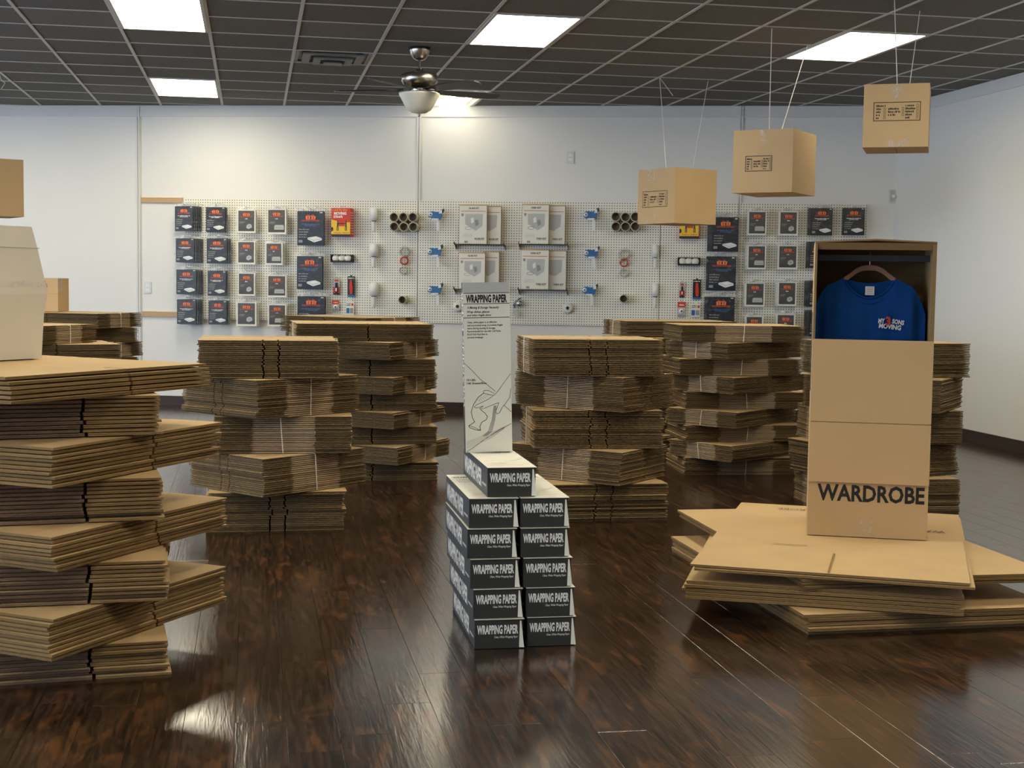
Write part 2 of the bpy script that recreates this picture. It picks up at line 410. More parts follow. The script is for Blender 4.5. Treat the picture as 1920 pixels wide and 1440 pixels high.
# ceiling grid: tees and lay-in tiles
lights = {(i, j) for i in (-6, -2, 2, 6, 10) for j in (-11, -5, 1, 7)} - {(10, 7)}
VENT = (4, 4)
for i in range(-7, 15):
    if AL < GX(i) < AR: MB().box(-0.012, 0.012, BF, 15.6, 0.0, 0.03, TEE).build('ceiling_tee', CEIL, (GX(i), 0, CE))
for j in range(-20, 12): MB().box(AL, AR, -0.012, 0.012, 0.0008, 0.028, TEE).build('ceiling_tee', CEIL, (0, GB(j), CE))
tme = MB().box(-0.298, 0.298, -0.298, 0.298, 0.004, 0.018, TILE).mesh('ceiling_tile')
rest = MB()
for i in range(-7, 14):
    for j in range(-20, 11):
        if any((i, j - q) in lights for q in (0, 1)) or (i, j) == VENT: continue
        a, b = GX(i + 0.5), GB(j + 0.5); wx, wy = g(a, b)
        if wy > 14.45 - 0.105 * (wx + 0.79): continue
        if wy > 8 and abs(wx) < 0.40 * wy + 0.5: link('ceiling_tile', tme, CEIL, (a, b, CE))
        else: rest.box(a - 0.298, a + 0.298, b - 0.298, b + 0.298, CE + 0.004, CE + 0.018, TILE)
o = rest.build('ceiling_tiles', CEIL); o['kind'] = 'stuff'

# troffers
def troffer(i, j, label, tubes=False):
    t = thing('ceiling_light', label, 'light', (*g(GX(i + 0.5), GB(j + 1)), CE), YAW, 'recessed ceiling lights')
    fr = MB(); h, l = 0.297, 0.602
    for x0, x1, y0, y1 in ((-h, -h+0.022, -l, l), (h-0.022, h, -l, l), (-h+0.022, h-0.022, -l, -l+0.022), (-h+0.022, h-0.022, l-0.022, l)): fr.box(x0, x1, y0, y1, -0.004, 0.028, TEE if not tubes else WHITE)
    fr.build('frame', t)
    if not tubes:
        MB().box(-h+0.022, h-0.022, -l+0.022, l-0.022, -0.002, 0.010, LENS).build('diffuser', t)
    else:
        MB().box(-h+0.022, h-0.022, -l+0.022, l-0.022, 0.020, 0.028, WHITE).build('reflector', t)
        for x in (-0.16, 0.0, 0.16): MB().tube((x, -l+0.06, -0.012), (x, l-0.06, -0.012), 0.022, TUBE, n=10).build('lamp_tube', t)
LL = {(2, 1): 'large bright ceiling light panel at upper left, cut by the photo top', (2, 7): 'small far ceiling light panel above the left wall seam',
      (6, 1): 'bright ceiling light panel right of the ceiling fan', (10, 1): 'slanting bright ceiling light panel above the hanging cartons',
      (6, 7): 'open tube ceiling light behind the fan, close to the back wall'}
for (i, j) in sorted(lights):
    a, b = GX(i + 0.5), GB(j + 1); wx, wy = g(a, b)
    if wy > 13.75 - 0.105 * (wx + 0.79) or not (AL + 0.4 < a < AR - 0.4) or b < BF + 0.8: continue
    troffer(i, j, LL.get((i, j), 'ceiling light panel out of the picture'), (i, j) == (6, 7))

# air vent
t = thing('air_vent', 'square grey louvred air vent in the dark ceiling left of the fan', 'vent', (*g(GX(VENT[0] + 0.5), GB(VENT[1] + 0.5)), CE), YAW)
MB().box(-0.297, 0.297, -0.297, 0.297, 0.022, 0.028, DARKM).build('backing', t)
MB().box(-0.296, 0.296, -0.296, 0.296, 0.016, 0.022, BLACK).build('recess', t)
for s, wd_, z in ((0.294, 0.030, 0.004), (0.235, 0.060, -0.014), (0.150, 0.055, -0.034)):
    mm = MB()
    for x0, x1, y0, y1 in ((-s, s, -s, -s + wd_), (-s, s, s - wd_, s), (-s, -s + wd_, -s + wd_, s - wd_), (s - wd_, s, -s + wd_, s - wd_)): mm.box(x0, x1, y0, y1, z, z + 0.012, VENTM)
    mm.build('louvre', t)
MB().box(-0.07, 0.07, -0.07, 0.07, -0.050, -0.044, VENTM).build('centre_plate', t)

# ------------------------------------------------------------------ ceiling fan
t = thing('ceiling_fan', 'brushed nickel ceiling fan with dark blades and frosted bowl light', 'ceiling fan', (-0.723, 10.574, CE))
MB().lathe([(0.0, 0.0), (0.078, 0.0), (0.078, -0.018), (0.070, -0.045), (0.048, -0.078), (0.030, -0.090), (0.0, -0.090)], NICKEL, 28).build('canopy', t)
MB().lathe([(0.011, -0.085), (0.011, -0.175)], DARKM, 12).lathe([(0.026, -0.150), (0.026, -0.175), (0.05, -0.180)], DARKM, 16).build('downrod', t)
MB().lathe([(0.0, -0.172), (0.05, -0.174), (0.075, -0.182), (0.122, -0.190), (0.134, -0.200), (0.135, -0.245), (0.128, -0.256), (0.110, -0.285), (0.075, -0.300), (0.0, -0.300)], NICKEL, 36).build('motor_housing', t)
MB().lathe([(0.06, -0.298), (0.062, -0.345), (0.045, -0.350)], NICKEL, 20).build('switch_housing', t)
MB().lathe([(0.146, -0.337), (0.154, -0.335), (0.150, -0.350), (0.130, -0.385), (0.112, -0.420), (0.090, -0.455), (0.055, -0.478), (0.0, -0.486)], BOWL, 36).build('glass_bowl', t)
MB().lathe([(0.0, -0.484), (0.012, -0.490), (0.007, -0.505), (0.0, -0.510)], NICKEL, 10).tube((0.0, 0, -0.50), (0.0, 0, -0.62), 0.0016, CHROME, n=5).build('finial', t)
bl = MB(); N_ = 9
pts = [(0.16, -0.045), (0.30, -0.062), (0.50, -0.068), (0.60, -0.058), (0.645, -0.035), (0.66, 0.0), (0.645, 0.035), (0.60, 0.058), (0.50, 0.068), (0.30, 0.062), (0.16, 0.045)]
bl.prism(pts, -0.004, 0.004, BLADE, M=Matrix.Rotation(math.radians(-12), 4, 'X'))
ir = MB().prism([(0.06, -0.018), (0.12, -0.012), (0.17, -0.034), (0.235, -0.030), (0.26, 0.0), (0.235, 0.030), (0.17, 0.034), (0.12, 0.012), (0.06, 0.018)], 0.005, 0.011, DARKM, M=Matrix.Rotation(math.radians(-12), 4, 'X'))
bme, ime = bl.mesh('blade'), ir.mesh('blade_iron')
for k in range(5):
    az = math.radians(26 + 72 * k)
    link('blade_iron', ime, link('blade', bme, t, (0, 0, -0.312), az))

# ------------------------------------------------------------------ bundles of flattened cartons
def edge_pts(n, style, slots):
    """points along a unit edge 0..1 as (s, inset, kind of the segment that starts here)"""
    if style == 'slot':
        out = [(0, 0, 'r' if slots and slots[0] > 0.7 else 'e')]
        for s in slots: out += [(s - 0.006, 0, 'd'), (s - 0.006, 0.10, 'd'), (s + 0.006, 0.10, 'd'), (s + 0.006, 0, 'e')]
        return out
    if style == 'zig': return [(0, 0, 'e'), (0.27, 0, 'z'), (0.275, 0.007, 'z'), (0.725, 0.007, 'z'), (0.73, 0, 'e')]
    return [(0, 0, 'e')]
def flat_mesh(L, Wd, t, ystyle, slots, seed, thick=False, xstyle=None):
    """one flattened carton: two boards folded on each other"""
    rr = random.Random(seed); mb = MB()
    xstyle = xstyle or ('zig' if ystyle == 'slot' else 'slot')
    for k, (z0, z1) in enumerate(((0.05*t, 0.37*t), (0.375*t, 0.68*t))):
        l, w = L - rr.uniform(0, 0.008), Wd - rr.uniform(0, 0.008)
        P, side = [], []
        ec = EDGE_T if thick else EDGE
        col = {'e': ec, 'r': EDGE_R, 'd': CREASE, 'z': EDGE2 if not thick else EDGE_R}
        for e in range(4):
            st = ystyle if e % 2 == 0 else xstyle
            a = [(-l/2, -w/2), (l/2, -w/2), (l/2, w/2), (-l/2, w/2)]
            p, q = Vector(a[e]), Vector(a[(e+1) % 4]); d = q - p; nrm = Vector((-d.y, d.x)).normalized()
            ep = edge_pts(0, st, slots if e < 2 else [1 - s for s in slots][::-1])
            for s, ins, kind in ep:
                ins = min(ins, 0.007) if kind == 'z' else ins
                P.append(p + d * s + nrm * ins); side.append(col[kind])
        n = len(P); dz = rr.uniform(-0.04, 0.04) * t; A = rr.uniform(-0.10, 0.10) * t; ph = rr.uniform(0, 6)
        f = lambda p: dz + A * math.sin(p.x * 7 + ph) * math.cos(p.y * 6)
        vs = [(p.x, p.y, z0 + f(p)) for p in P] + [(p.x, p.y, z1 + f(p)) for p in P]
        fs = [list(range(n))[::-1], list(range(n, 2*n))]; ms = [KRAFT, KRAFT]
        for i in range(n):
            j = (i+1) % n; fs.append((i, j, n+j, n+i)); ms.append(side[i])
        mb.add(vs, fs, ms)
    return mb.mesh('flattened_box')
_FM = {}
def bundle(desc, x, y, yaw, z0, th, n, L, Wd, ystyle='slot', slots=(0.5,), strap=True, seed=0, thick=False, jit=0.006, strap_at=0.5, group=None, xstyle=None):
    t = th / n; rr = random.Random(seed)
    th_ = thing('cardboard_bundle', desc, 'cardboard', (x, y, z0), yaw, group)
    key = (round(L, 3), round(Wd, 3), round(t, 4), ystyle, slots, thick, xstyle)
    if key not in _FM: _FM[key] = [flat_mesh(L, Wd, t, ystyle, slots, s, thick, xstyle) for s in range(3)]
    big = 0.0; ox = oy = 0.0
    for k in range(n):
        if rr.random() < 0.12: ox, oy = rr.uniform(-1.6, 1.6) * jit, rr.uniform(-1.6, 1.6) * jit
        o = link('flattened_box', rr.choice(_FM[key]), th_, (ox + rr.gauss(0, jit * 0.45), oy + rr.gauss(0, jit * 0.45), k * t), rr.gauss(0, 0.004) + (math.pi if rr.random() < 0.5 and slots and abs(slots[0] + slots[-1] - 1) < 0.02 else 0))
    if strap:
        mb = MB(); r = 0.0026; e = 0.005
        if ystyle == 'zig':
            xs = (strap_at - 0.5) * L; hy = Wd/2 + e
            P = [(xs, -hy, 0.004), (xs + rr.uniform(-.015, .015), -hy, th - 0.004), (xs, hy, th - 0.004), (xs, hy, 0.004)]
        else:
            ys = (strap_at - 0.5) * Wd; hx = L/2 + e
            P = [(-hx, ys, 0.004), (-hx, ys + rr.uniform(-.015, .015), th - 0.004), (hx, ys, th - 0.004), (hx, ys, 0.004)]
        for a, b in zip(P, P[1:] + P[:1]): mb.tube(a, b, r, STRAP, n=5)
        mb.build('strap', th_)
    return th_
ORD = ['topmost'] + [q + ' from top' for q in ('second', 'third', 'fourth', 'fifth', 'sixth', 'seventh', 'eighth', 'ninth')]
def stack(where, L, Wd, rows, group, n_of, thick=False, slots=(0.5,), styles=None, strap=True, seed=1, jit=0.006, kind='flattened brown cartons'):
    z = 0.0; N = len(rows)
    for k, (t, x, y, yaw) in enumerate(rows):
        d = N - 1 - k
        o_ = 'lowest' if k == 0 else ORD[d]
        st = styles[k] if styles else 'slot'
        l, w = (L, Wd); sl = slots[k % len(slots)] if isinstance(slots, list) else slots
        bundle('%s, %s, %s' % (kind, o_, where), x, y, yaw, z, t, n_of(k, t), l, w, st, sl, strap, seed * 100 + k, thick, jit, group=group)
        z += t
    return z

# near left stack, thick double boards
S1 = [(0.120, -1.685, 4.842, 0.298), (0.138, -1.627, 4.860, 1.153), (0.138, -1.663, 4.831, 0.241), (0.119, -1.625, 4.885, 1.165), (0.145, -1.717, 4.873, 0.318), (0.132, -1.644, 4.878, 1.187), (0.137, -1.767, 4.880, 0.395), (0.087, -1.675, 4.799, 1.087)]
z1 = stack('near left stack', 0.92, 0.856, S1, 'near left stack of bundles', lambda k, t: max(6, round(t / 0.0138)), True, [(0.73,), (0.56,)], ['slot'] * 8, False, 1, 0.011)
S2 = [(0.213, -1.275, 7.525, 0.19), (0.198, -1.251, 7.479, 0.865), (0.195, -1.235, 7.53, 0.16), (0.203, -1.292, 7.485, 0.885), (0.196, -1.299, 7.443, 0.177)]
stack('stack left of the paper display', 0.715, 0.61, S2, 'stack left of the paper display', lambda k, t: 20, False, (0.46, 0.57), ['slot', 'zig', 'zig', 'zig', 'slot'], True, 2)
S4 = [(0.208, 0.469, 7.970, 0.18), (0.186, 0.438, 8.041, -0.573), (0.215, 0.458, 8.056, 0.12), (0.195, 0.477, 8.092, -0.631), (0.206, 0.437, 7.999, 0.16)]
stack('stack right of the paper display', 0.741, 0.55, S4, 'stack right of the paper display', lambda k, t: 20, False, (0.44, 0.57), ['slot', 'zig', 'slot', 'zig', 'slot'], True, 4)
S3 = [(0.122, -0.989, 9.470, 0.170), (0.118, -0.982, 9.487, -0.455), (0.117, -0.999, 9.478, 0.193), (0.107, -1.020, 9.488, -0.447), (0.114, -1.002, 9.480, 0.195), (0.113, -1.063, 9.477, -0.364), (0.113, -1.005, 9.479, 0.160), (0.115, -1.056, 9.475, -0.408), (0.114, -1.031, 9.479, 0.22)]
stack('dark nine-high stack behind the left one', 0.902, 0.70, S3, 'nine-high stack behind left', lambda k, t: 12, False, (0.52,), ['slot'] * 9, True, 3)
S5 = [(0.120, 1.602, 9.963, 0.12), (0.112, 1.616, 9.881, 0.756), (0.114, 1.598, 9.965, 0.15), (0.112, 1.575, 9.942, 0.901), (0.118, 1.614, 10.000, 0.099), (0.116, 1.632, 9.945, 0.750), (0.117, 1.545, 9.960, 0.15), (0.118, 1.590, 9.961, 0.753), (0.115, 1.555, 9.90, 0.12)]
stack('nine-high stack left of wardrobe carton', 0.875, 0.564, S5, 'nine-high stack left of wardrobe carton', lambda k, t: 12, False, (0.5,), ['zig', 'slot'] * 4 + ['zig'], True, 5)
S6 = [(0.193, 2.217, 8.440, 0.15), (0.195, 2.208, 8.483, 0.439), (0.205, 2.233, 8.502, 0.15), (0.195, 2.260, 8.495, -0.516), (0.205, 2.250, 8.483, 0.25)]
stack('stack behind the wardrobe carton', 0.826, 0.57, S6, 'stack behind wardrobe carton', lambda k, t: 20, False, (0.44, 0.57), ['slot', 'zig', 'slot', 'zig', 'slot'], True, 6)
S3b = [(0.128, -1.34 + R.uniform(-.02, .02), 11.40, 0.30 if k % 2 == 0 else -0.62) for k in range(8)]
stack('far stack behind the dark nine-high one', 0.93, 0.66, S3b, 'far stack at left of the paper display', lambda k, t: 12, False, (0.52,), ['slot'] * 8, True, 7)
S5b = [(0.128, 1.28 + R.uniform(-.02, .02), 11.48, 0.75 if k % 2 == 0 else 0.22) for k in range(8)]
stack('far stack below the yellow box at right', 0.93, 0.66, S5b, 'far stack at right of the paper display', lambda k, t: 12, False, (0.5,), ['slot', 'slot'] * 4, True, 8)
S7 = [(0.115, -3.49, 11.02, -0.28 if k % 2 == 0 else 0.55) for k in range(9)]
stack('far left stack carrying a small carton', 0.90, 0.62, S7, 'far left stack under a carton', lambda k, t: 12, False, (0.5,), ['slot'] * 9, True, 9)
S7b = [(0.122, -3.34 + 0.02 * k, 9.72, 0.10 if k % 2 == 1 else 0.5) for k in range(7)] + [(0.128, -3.45, 9.76, -0.35)]
stack('far left stack behind the white carton', 0.86, 0.60, S7b, 'far left stack behind the white carton', lambda k, t: 12, False, (0.5,), ['slot'] * 8, True, 10)
# wardrobe carton flats lying on the floor
z = 0.0
for k, (t, x, y, yaw, n, d) in enumerate(((0.083, 1.480, 6.129, 1.773, 5, 'lowest layer of large wardrobe carton flats on the floor'), (0.075, 1.394, 6.126, 1.339, 5, 'thick second layer of wardrobe carton flats, jutting left'), (0.040, 1.504, 6.214, 1.744, 3, 'third layer of wardrobe carton flats, reaching out to the right'), (0.026, 1.449, 6.082, 1.291, 2, 'top wardrobe carton flats that carry the standing wardrobe carton'))):
    tt = bundle(d, x, y, yaw, z, t, n, 1.655, 1.056, 'plain', (), False, 1100 + k, True, 0.010, xstyle='plain', group='wardrobe carton flats on the floor')
    z += t
ZW = z
# printing and slots on the top wardrobe flat
pm = MB(); M = plane((0, 0, t + 0.0006), (0, -1, 0), (1, 0, 0))     # x to the right in view, y away from viewer
pm.prism([(-0.004, -0.81), (0.004, -0.81), (0.004, -0.42), (-0.004, -0.42)], -0.0008, 0.0, CREASE, M=M)
pm.rect(-0.26, -0.12, -0.28, -0.272, CREASE, M)
pm.text('WARDROBE', -0.18, 0.70, 0.035, BLACK, M, width=0.30, rot=math.pi)
pm.text('WARDROBE', 0.30, 0.30, 0.055, BLACK, M, width=0.30, rot=math.pi); pm.rect(0.33, 0.37, 0.05, 0.15, BLACK, M)
for q in range(3): greek(pm, 0.16, 0.28, 0.06 + 0.04 * q, 0.022, BLACK, M)
pm.build('printing', tt)

# ------------------------------------------------------------------ wardrobe carton
WX, WY, WYAW = 1.562, 6.062, -0.20
t = thing('wardrobe_carton', 'tall open wardrobe carton printed WARDROBE, a blue shirt hanging inside', 'carton', (WX, WY, ZW), WYAW)
w2, dp, H, b = 0.255, 0.52, 1.285, 0.006
MB().box(-w2, w2, 0.0, dp, 0.0, 0.006, KBOX).build('bottom_panel', t)
MB().box(-w2, -w2 + b, 0.012, dp - b, 0.006, H, KBOX).box(-w2 + 0.0, -w2 + 0.010, 0.004, 0.012, 0.86, H, KSHADE).build('side_panel', t)
MB().box(w2 - b, w2, 0.012, dp - b, 0.006, H, KBOX).box(w2 - 0.016, w2, 0.004, 0.012, 0.86, H, KSHADE).build('side_panel', t)
MB().box(-w2, w2, dp - b, dp, 0.006, H, KSHADE).build('back_panel', t)
MB().box(-w2, w2, 0.004, 0.010, 0.006, 0.28, KBOX).build('lower_front_panel', t)
fp = MB()
prof = [(0.24, -0.016), (0.50, -0.012), (0.503, -0.006), (0.506, -0.012), (0.865, -0.004)]
for (za, ya), (zb, yb) in zip(prof[:-1], prof[1:]):
    fp.add([(-w2, ya, za), (w2, ya, za), (w2, yb, zb), (-w2, yb, zb), (-w2, ya+b, za), (w2, ya+b, za), (w2, yb+b, zb), (-w2, yb+b, zb)], [(0,1,2,3), (7,6,5,4), (0,4,5,1), (3,2,6,7), (0,3,7,4), (1,5,6,2)], KBOX)
fp.build('front_panel', t)
for s in (-1, 1):
    MB().add([(s*w2, 0.0, H), (s*0.0, -0.008, H+0.010), (0, dp, H+0.012), (s*w2, dp, H+0.004), (s*w2, 0.0, H+0.006), (0, -0.008, H+0.017), (0, dp, H+0.018), (s*w2, dp, H+0.010)], [(0,1,2,3), (7,6,5,4), (0,4,5,1), (1,5,6,2), (2,6,7,3), (3,7,4,0)], KSHADE).build('lid_flap', t)
lf = MB().add([(-w2, 0.0, H), (w2, 0.0, H), (w2, 0.02, H - 0.03), (-w2, 0.02, H - 0.03), (-w2, 0.006, H), (w2, 0.006, H), (w2, 0.026, H - 0.03), (-w2, 0.026, H - 0.03)], [(0,3,2,1), (4,5,6,7), (2,3,7,6), (0,4,7,3), (1,2,6,5)], KSHADE)
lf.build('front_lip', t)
MB().box(-w2 + b, w2 - b, 0.245, 0.275, H - 0.055, H - 0.048, DARKM).box(-w2 + b, w2 - b, 0.243, 0.247, H - 0.075, H - 0.048, DARKM).build('hanger_bar', t)
lm = MB(); M = plane((0, 0.0034, 0), (1, 0, 0), (0, 0, 1))
lm.text('WARDROBE', 0.012, 0.158, 0.072, BLACK, plane((0, 0.0025, 0), (1, 0, 0), (0, 0, 1)), bold=0.04, width=0.455)
lm.build('lettering', t)
MB().rect(-0.03, 0.028, 0.006, 0.075, CTAPE, plane((0, 0.0020, 0), (1, 0, 0), (0, 0, 1))).build('tape', t)
WM = Matrix.Translation((WX, WY, ZW)) @ Matrix.Rotation(WYAW, 4, 'Z')
# hanger
hg = thing('coat_hanger', 'blush velvet coat hanger under the collar of the blue shirt', 'hanger', tuple(WM @ Vector((-0.01, 0.262, 0))), WYAW)
zh = 1.125
arm = MB(); pf = []
for s, zt, zb in ((0.0, 0.068, 0.044), (0.03, 0.065, 0.042), (0.06, 0.052, 0.028), (0.085, 0.030, 0.006), (0.112, 0.012, -0.010), (0.15, -0.020, -0.044), (0.20, -0.050, -0.072)): pf.append((s, zt, zb))
for sg in (-1, 1):
    pts = [(sg*s, zt) for s, zt, zb in pf] + [(sg*s, zb) for s, zt, zb in pf[::-1]]
    arm.prism(pts if sg > 0 else pts[::-1], -0.004, 0.004, PINK, M=plane((0, 0, zh), (1, 0, 0), (0, 0, 1)))
arm.build('hanger_arm', hg)
hk = MB(); hp = [(0, 0, zh + 0.065), (0, 0, zh + 0.115)] + [(0.0 , 0.022 * math.sin(q) - 0.0, zh + 0.112 + 0.022 * (1 - math.cos(q)) * 0 + 0.0) for q in ()]
hook = [(0, 0, zh + 0.062), (0, 0, H - 0.072), (0, 0.014, H - 0.058), (0, 0.018, H - 0.046), (0, 0.002, H - 0.036), (0, -0.018, H - 0.046)]
for a, c in zip(hook[:-1], hook[1:]): hk.tube(a, c, 0.0022, CHROME, n=6)
hk.build('hook', hg)
# shirt
sh = thing('t_shirt', 'royal blue t-shirt with white MOVING logo inside the wardrobe carton', 'shirt', tuple(WM @ Vector((-0.01, 0.255, 0))), WYAW)
def shirt_panel(front):
    mb = MB(); nx, nz = 44, 18; zb_ = 0.62; vs = []
    for i in range(nx + 1):
        x = -0.247 + 0.494 * i / nx; ax = abs(x)
        neck = 0.112
        if ax < neck: zt = 1.134 - (0.088 if front else 0.022) * (1 - (ax/neck)**2) ** (0.75 if front else 1.0)
        elif ax < 0.17: zt = 1.134 - 0.028 * ((ax - neck) / 0.058)
        else: zt = 1.106 - 0.13 * ((ax - 0.17) / 0.077) ** 1.7
        for k in range(nz + 1):
            z = zt + (zb_ - zt) * k / nz; f_ = min(1, k / 4)
            bul = (0.030 + 0.012 * math.sin(x * 23 + z * 4) + 0.006 * math.sin(x * 60 - z * 9)) * f_ * (1 - (ax/0.25) ** 4)
            fold = 0.010 * f_ * (1 if ax > 0.17 else 0) * math.sin((ax - 0.17) * 90)
            vs.append((x, (-1 if front else 1) * (bul + fold) + (-0.009 if front else 0.009), z))
    fs = [(i*(nz+1)+k, i*(nz+1)+k+1, (i+1)*(nz+1)+k+1, (i+1)*(nz+1)+k) for i in range(nx) for k in range(nz)]
    mb.add(vs, fs if front else [f[::-1] for f in fs], BLUES, True); return mb
shirt_panel(True).build('front', sh)
shirt_panel(False).build('back', sh)
cb_ = MB()
prev = None
for i in range(21):
    x = -0.106 + 0.212 * i / 20; z = 1.132 - 0.088 * (1 - min(1, abs(x)/0.108)**2) ** 0.75
    p = (x, -0.012, z)
    if prev: cb_.tube(prev, p, 0.0055, BLUES, n=6, cap=False)
    prev = p
prev = None
for i in range(21):
    x = -0.110 + 0.220 * i / 20; z = 1.121 - 0.098 * (1 - min(1, abs(x)/0.112)**2) ** 0.75
    p = (x, -0.008 - 0.010 * (1 - (x/0.11)**2), z - 0.004)
    if prev: cb_.tube(prev, p, 0.002, BLUES, n=5, cap=False)
    prev = p
cb_.build('collar', sh)
tg = MB().box(-0.017, 0.023, 0.000, 0.0015, 1.058, 1.097, WHITE); Mt = plane((0.003, -0.0004, 1.059), (1, 0, 0), (0, 0, 1))
for q in range(4): greek(tg, -0.014, 0.014, 0.006 + 0.008 * q, 0.003, INKG, Mt)
tg.build('neck_tag', sh)
lg = MB(); Ml = plane((0.092, -0.056, 0.915), (1, -0.05, 0), (0, 0, 1))
lg.text('MY', -0.036, 0.020, 0.020, INKW, Ml, bold=0.05, shear=0.15, rot=0.03, width=0.030)
lg.text('SONS', 0.034, 0.016, 0.020, INKW, Ml, bold=0.05, rot=-0.14, width=0.052)
lg.text('MOVING', 0.0, -0.006, 0.021, INKW, Ml, bold=0.05, rot=-0.10, width=0.096)
lg.text('3', -0.008, 0.012, 0.036, RED, Ml, bold=0.06, width=0.022, z=0.0006)
lg.build('logo', sh)

# ------------------------------------------------------------------ boxes of wrapping paper
bw, bh, blen = 0.176, 0.1085, 0.617
def wrapping_box():
    t = thing('wrapping_paper_box', 'x', 'box')
    b_ = MB().box(0, bw, 0.003, blen, 0.0015, bh - 0.003, SLATE)
    b_.box(0.002, bw - 0.012, 0.0, 0.003, 0.002, bh - 0.006, SLATE)
    b_.build('body', t)
    MB().box(-0.0005, bw + 0.002, -0.002, blen, bh - 0.003, bh - 0.0012, SLATEB).build('rim', t)
    tp = MB().box(-0.001, bw + 0.004, -0.003, blen, bh - 0.0012, bh, PAPERW)
    Mt = plane((0, 0, bh + 0.0003), (1, 0, 0), (0, 1, 0)); rr = random.Random(3)
    s_ = 0.0022
    tp.stroke([(0.02, 0.06), (0.06, 0.05), (0.10, 0.075), (0.13, 0.07), (0.165, 0.09)], s_, INKG, Mt)
    tp.stroke([(0.03, 0.12), (0.05, 0.09), (0.085, 0.10), (0.06, 0.13), (0.03, 0.12)], s_, INKG, Mt)
    tp.stroke([(0.06, 0.13), (0.10, 0.16), (0.14, 0.20), (0.17, 0.26)], s_, INKG, Mt)
    tp.stroke([(0.01, 0.17), (0.06, 0.20), (0.11, 0.19), (0.165, 0.22)], s_, INKG, Mt)
    tp.stroke([(0.005, 0.05), (0.09, 0.12), (0.17, 0.14)], s_, INKL, Mt)
    for q in range(5): greek(tp, 0.02, 0.12, 0.40 + 0.02 * q, 0.010, INKG, Mt, rr=rr)
    tp.text('WRAPPING PAPER', bw/2, 0.52, 0.035, BLACK, Mt, bold=0.03, width=0.15)
    tp.build('top_sheet', t)
    Mf = plane((0, -0.0006, 0), (1, 0, 0), (0, 0, 1))
    MB().text('WRAPPING PAPER', 0.083, 0.056, 0.0315, INKW, Mf, bold=0.055, width=0.150).text('Clean, White Wrapping Paper', 0.157, 0.040, 0.0075, INKW, Mf, shear=0.25, bold=0.02, width=0.086, align='RIGHT').build('lettering', t)
    Ms = plane((-0.0006, 0, 0), (0, -1, 0), (0, 0, 1))
    MB().text('WRAPPING PAPER', -0.365, 0.022, 0.062, INKW, Ms, bold=0.045, width=0.45, align='CENTER').rect(-0.125, -0.03, 0.034, 0.042, INKL, Ms).build('side_lettering', t)
    MB().add([(bw - 0.012, 0.0, bh - 0.008), (bw - 0.014, 0.0, 0.004), (bw + 0.004, -0.004, 0.004), (bw - 0.007, 0.0, bh - 0.008), (bw - 0.012, 0.004, bh - 0.008), (bw - 0.014, 0.004, 0.004), (bw + 0.004, 0.002, 0.004), (bw - 0.007, 0.004, bh - 0.008)], [(0,1,2,3), (7,6,5,4), (0,3,7,4), (1,5,6,2), (2,6,7,3), (0,4,5,1)], PAPERW).build('white_flap', t)
    return t
wx0 = wrapping_box(); first = True
rows = [(-0.121, 4.938, 0.068, 4.985), (-0.127, 4.945, 0.062, 4.985), (-0.139, 4.950, 0.051, 4.985), (-0.151, 4.955, 0.040, 4.99), (-0.147, 4.965, 0.037, 4.998)]
names = ['bottom', 'second', 'third', 'fourth', 'fifth']
for k, (xa, ya, xb, yb) in enumerate(rows):
    for s, (x, y) in (('left', (xa, ya)), ('right', (xb, yb))):
        lab = 'dark box printed WRAPPING PAPER, %s row up, %s column of the pile' % (names[k] if k else 'lowest', s)
        o = wx0 if first else copy_tree(wx0, (0, 0, 0), 0)
        first = False
        o.location = (x, y, k * bh); o.rotation_euler = (0, 0, 0.176 + R.uniform(-0.008, 0.008)); o['label'] = lab; o['group'] = 'boxes of wrapping paper'
copy_tree(wx0, (-0.083, 5.000, 5 * bh), 0.175, 'single dark WRAPPING PAPER box on top of the pile', 'boxes of wrapping paper')
# standing display box: its printed lid faces the room
zt = 6 * bh
t = thing('display_box', 'tall wrapping paper box standing upright on the pile as a display', 'box', (-0.176, 5.432, zt), 0.10)
dh, dw, dd = 0.662, 0.180, 0.105
lean = Matrix.Rotation(-0.030, 4, 'Y')
MB().box(0, dw, 0.002, dd, 0, dh, SLATE, M=lean).build('body', t)
MB().box(-0.001, dw + 0.002, -0.001, 0.002, 0, dh, PAPERW, M=lean).build('front_sheet', t)
Mf = lean @ plane((0, -0.0016, 0), (1, 0, 0), (0, 0, 1))
sc_ = dh / 330.0       # the printed face is 330 units high, 90 wide
def Q(p): return (p[0] * dw / 355.0, dh - p[1] * dh / 1355.0)
pr = MB()
pr.rect(0, dw, dh - 0.041, dh, INKL, Mf, -0.0003)
for y_ in (0.041, 0.082, 0.136): pr.rect(0, dw, dh - y_ - 0.0012, dh - y_ + 0.0012, BLACK, Mf, 0.0002)
pr.text('WRAPPING PAPER', dw/2, dh - 0.0765, 0.0295, BLACK, Mf, bold=0.06, width=0.160)
pr.text('A Moving & Storage Necessity', 0.014, dh - 0.101, 0.0095, BLACK, Mf, shear=0.3, bold=0.02, width=0.125, align='LEFT')
pr.text('Wrap dishes, glasses', 0.014, dh - 0.117, 0.0085, BLACK, Mf, shear=0.3, bold=0.02, width=0.088, align='LEFT')
pr.text('and other fragile items', 0.014, dh - 0.130, 0.0085, BLACK, Mf, shear=0.3, bold=0.02, width=0.094, align='LEFT')
for q, (s_, w_) in enumerate((('Clean, white paper is an effective', .115), ('and economical wrap. It protects fragile', .138), ('items during moving & storage.', .110), ('Recommended for use with Cell Packs', .130), ('Kit & Dish Pack Box to', .078), ('prevent breakage.', .062))):
    pr.text(s_, 0.014, dh - 0.157 - 0.0117 * q, 0.0072, BLACK, Mf, bold=0.02, width=w_, align='LEFT')
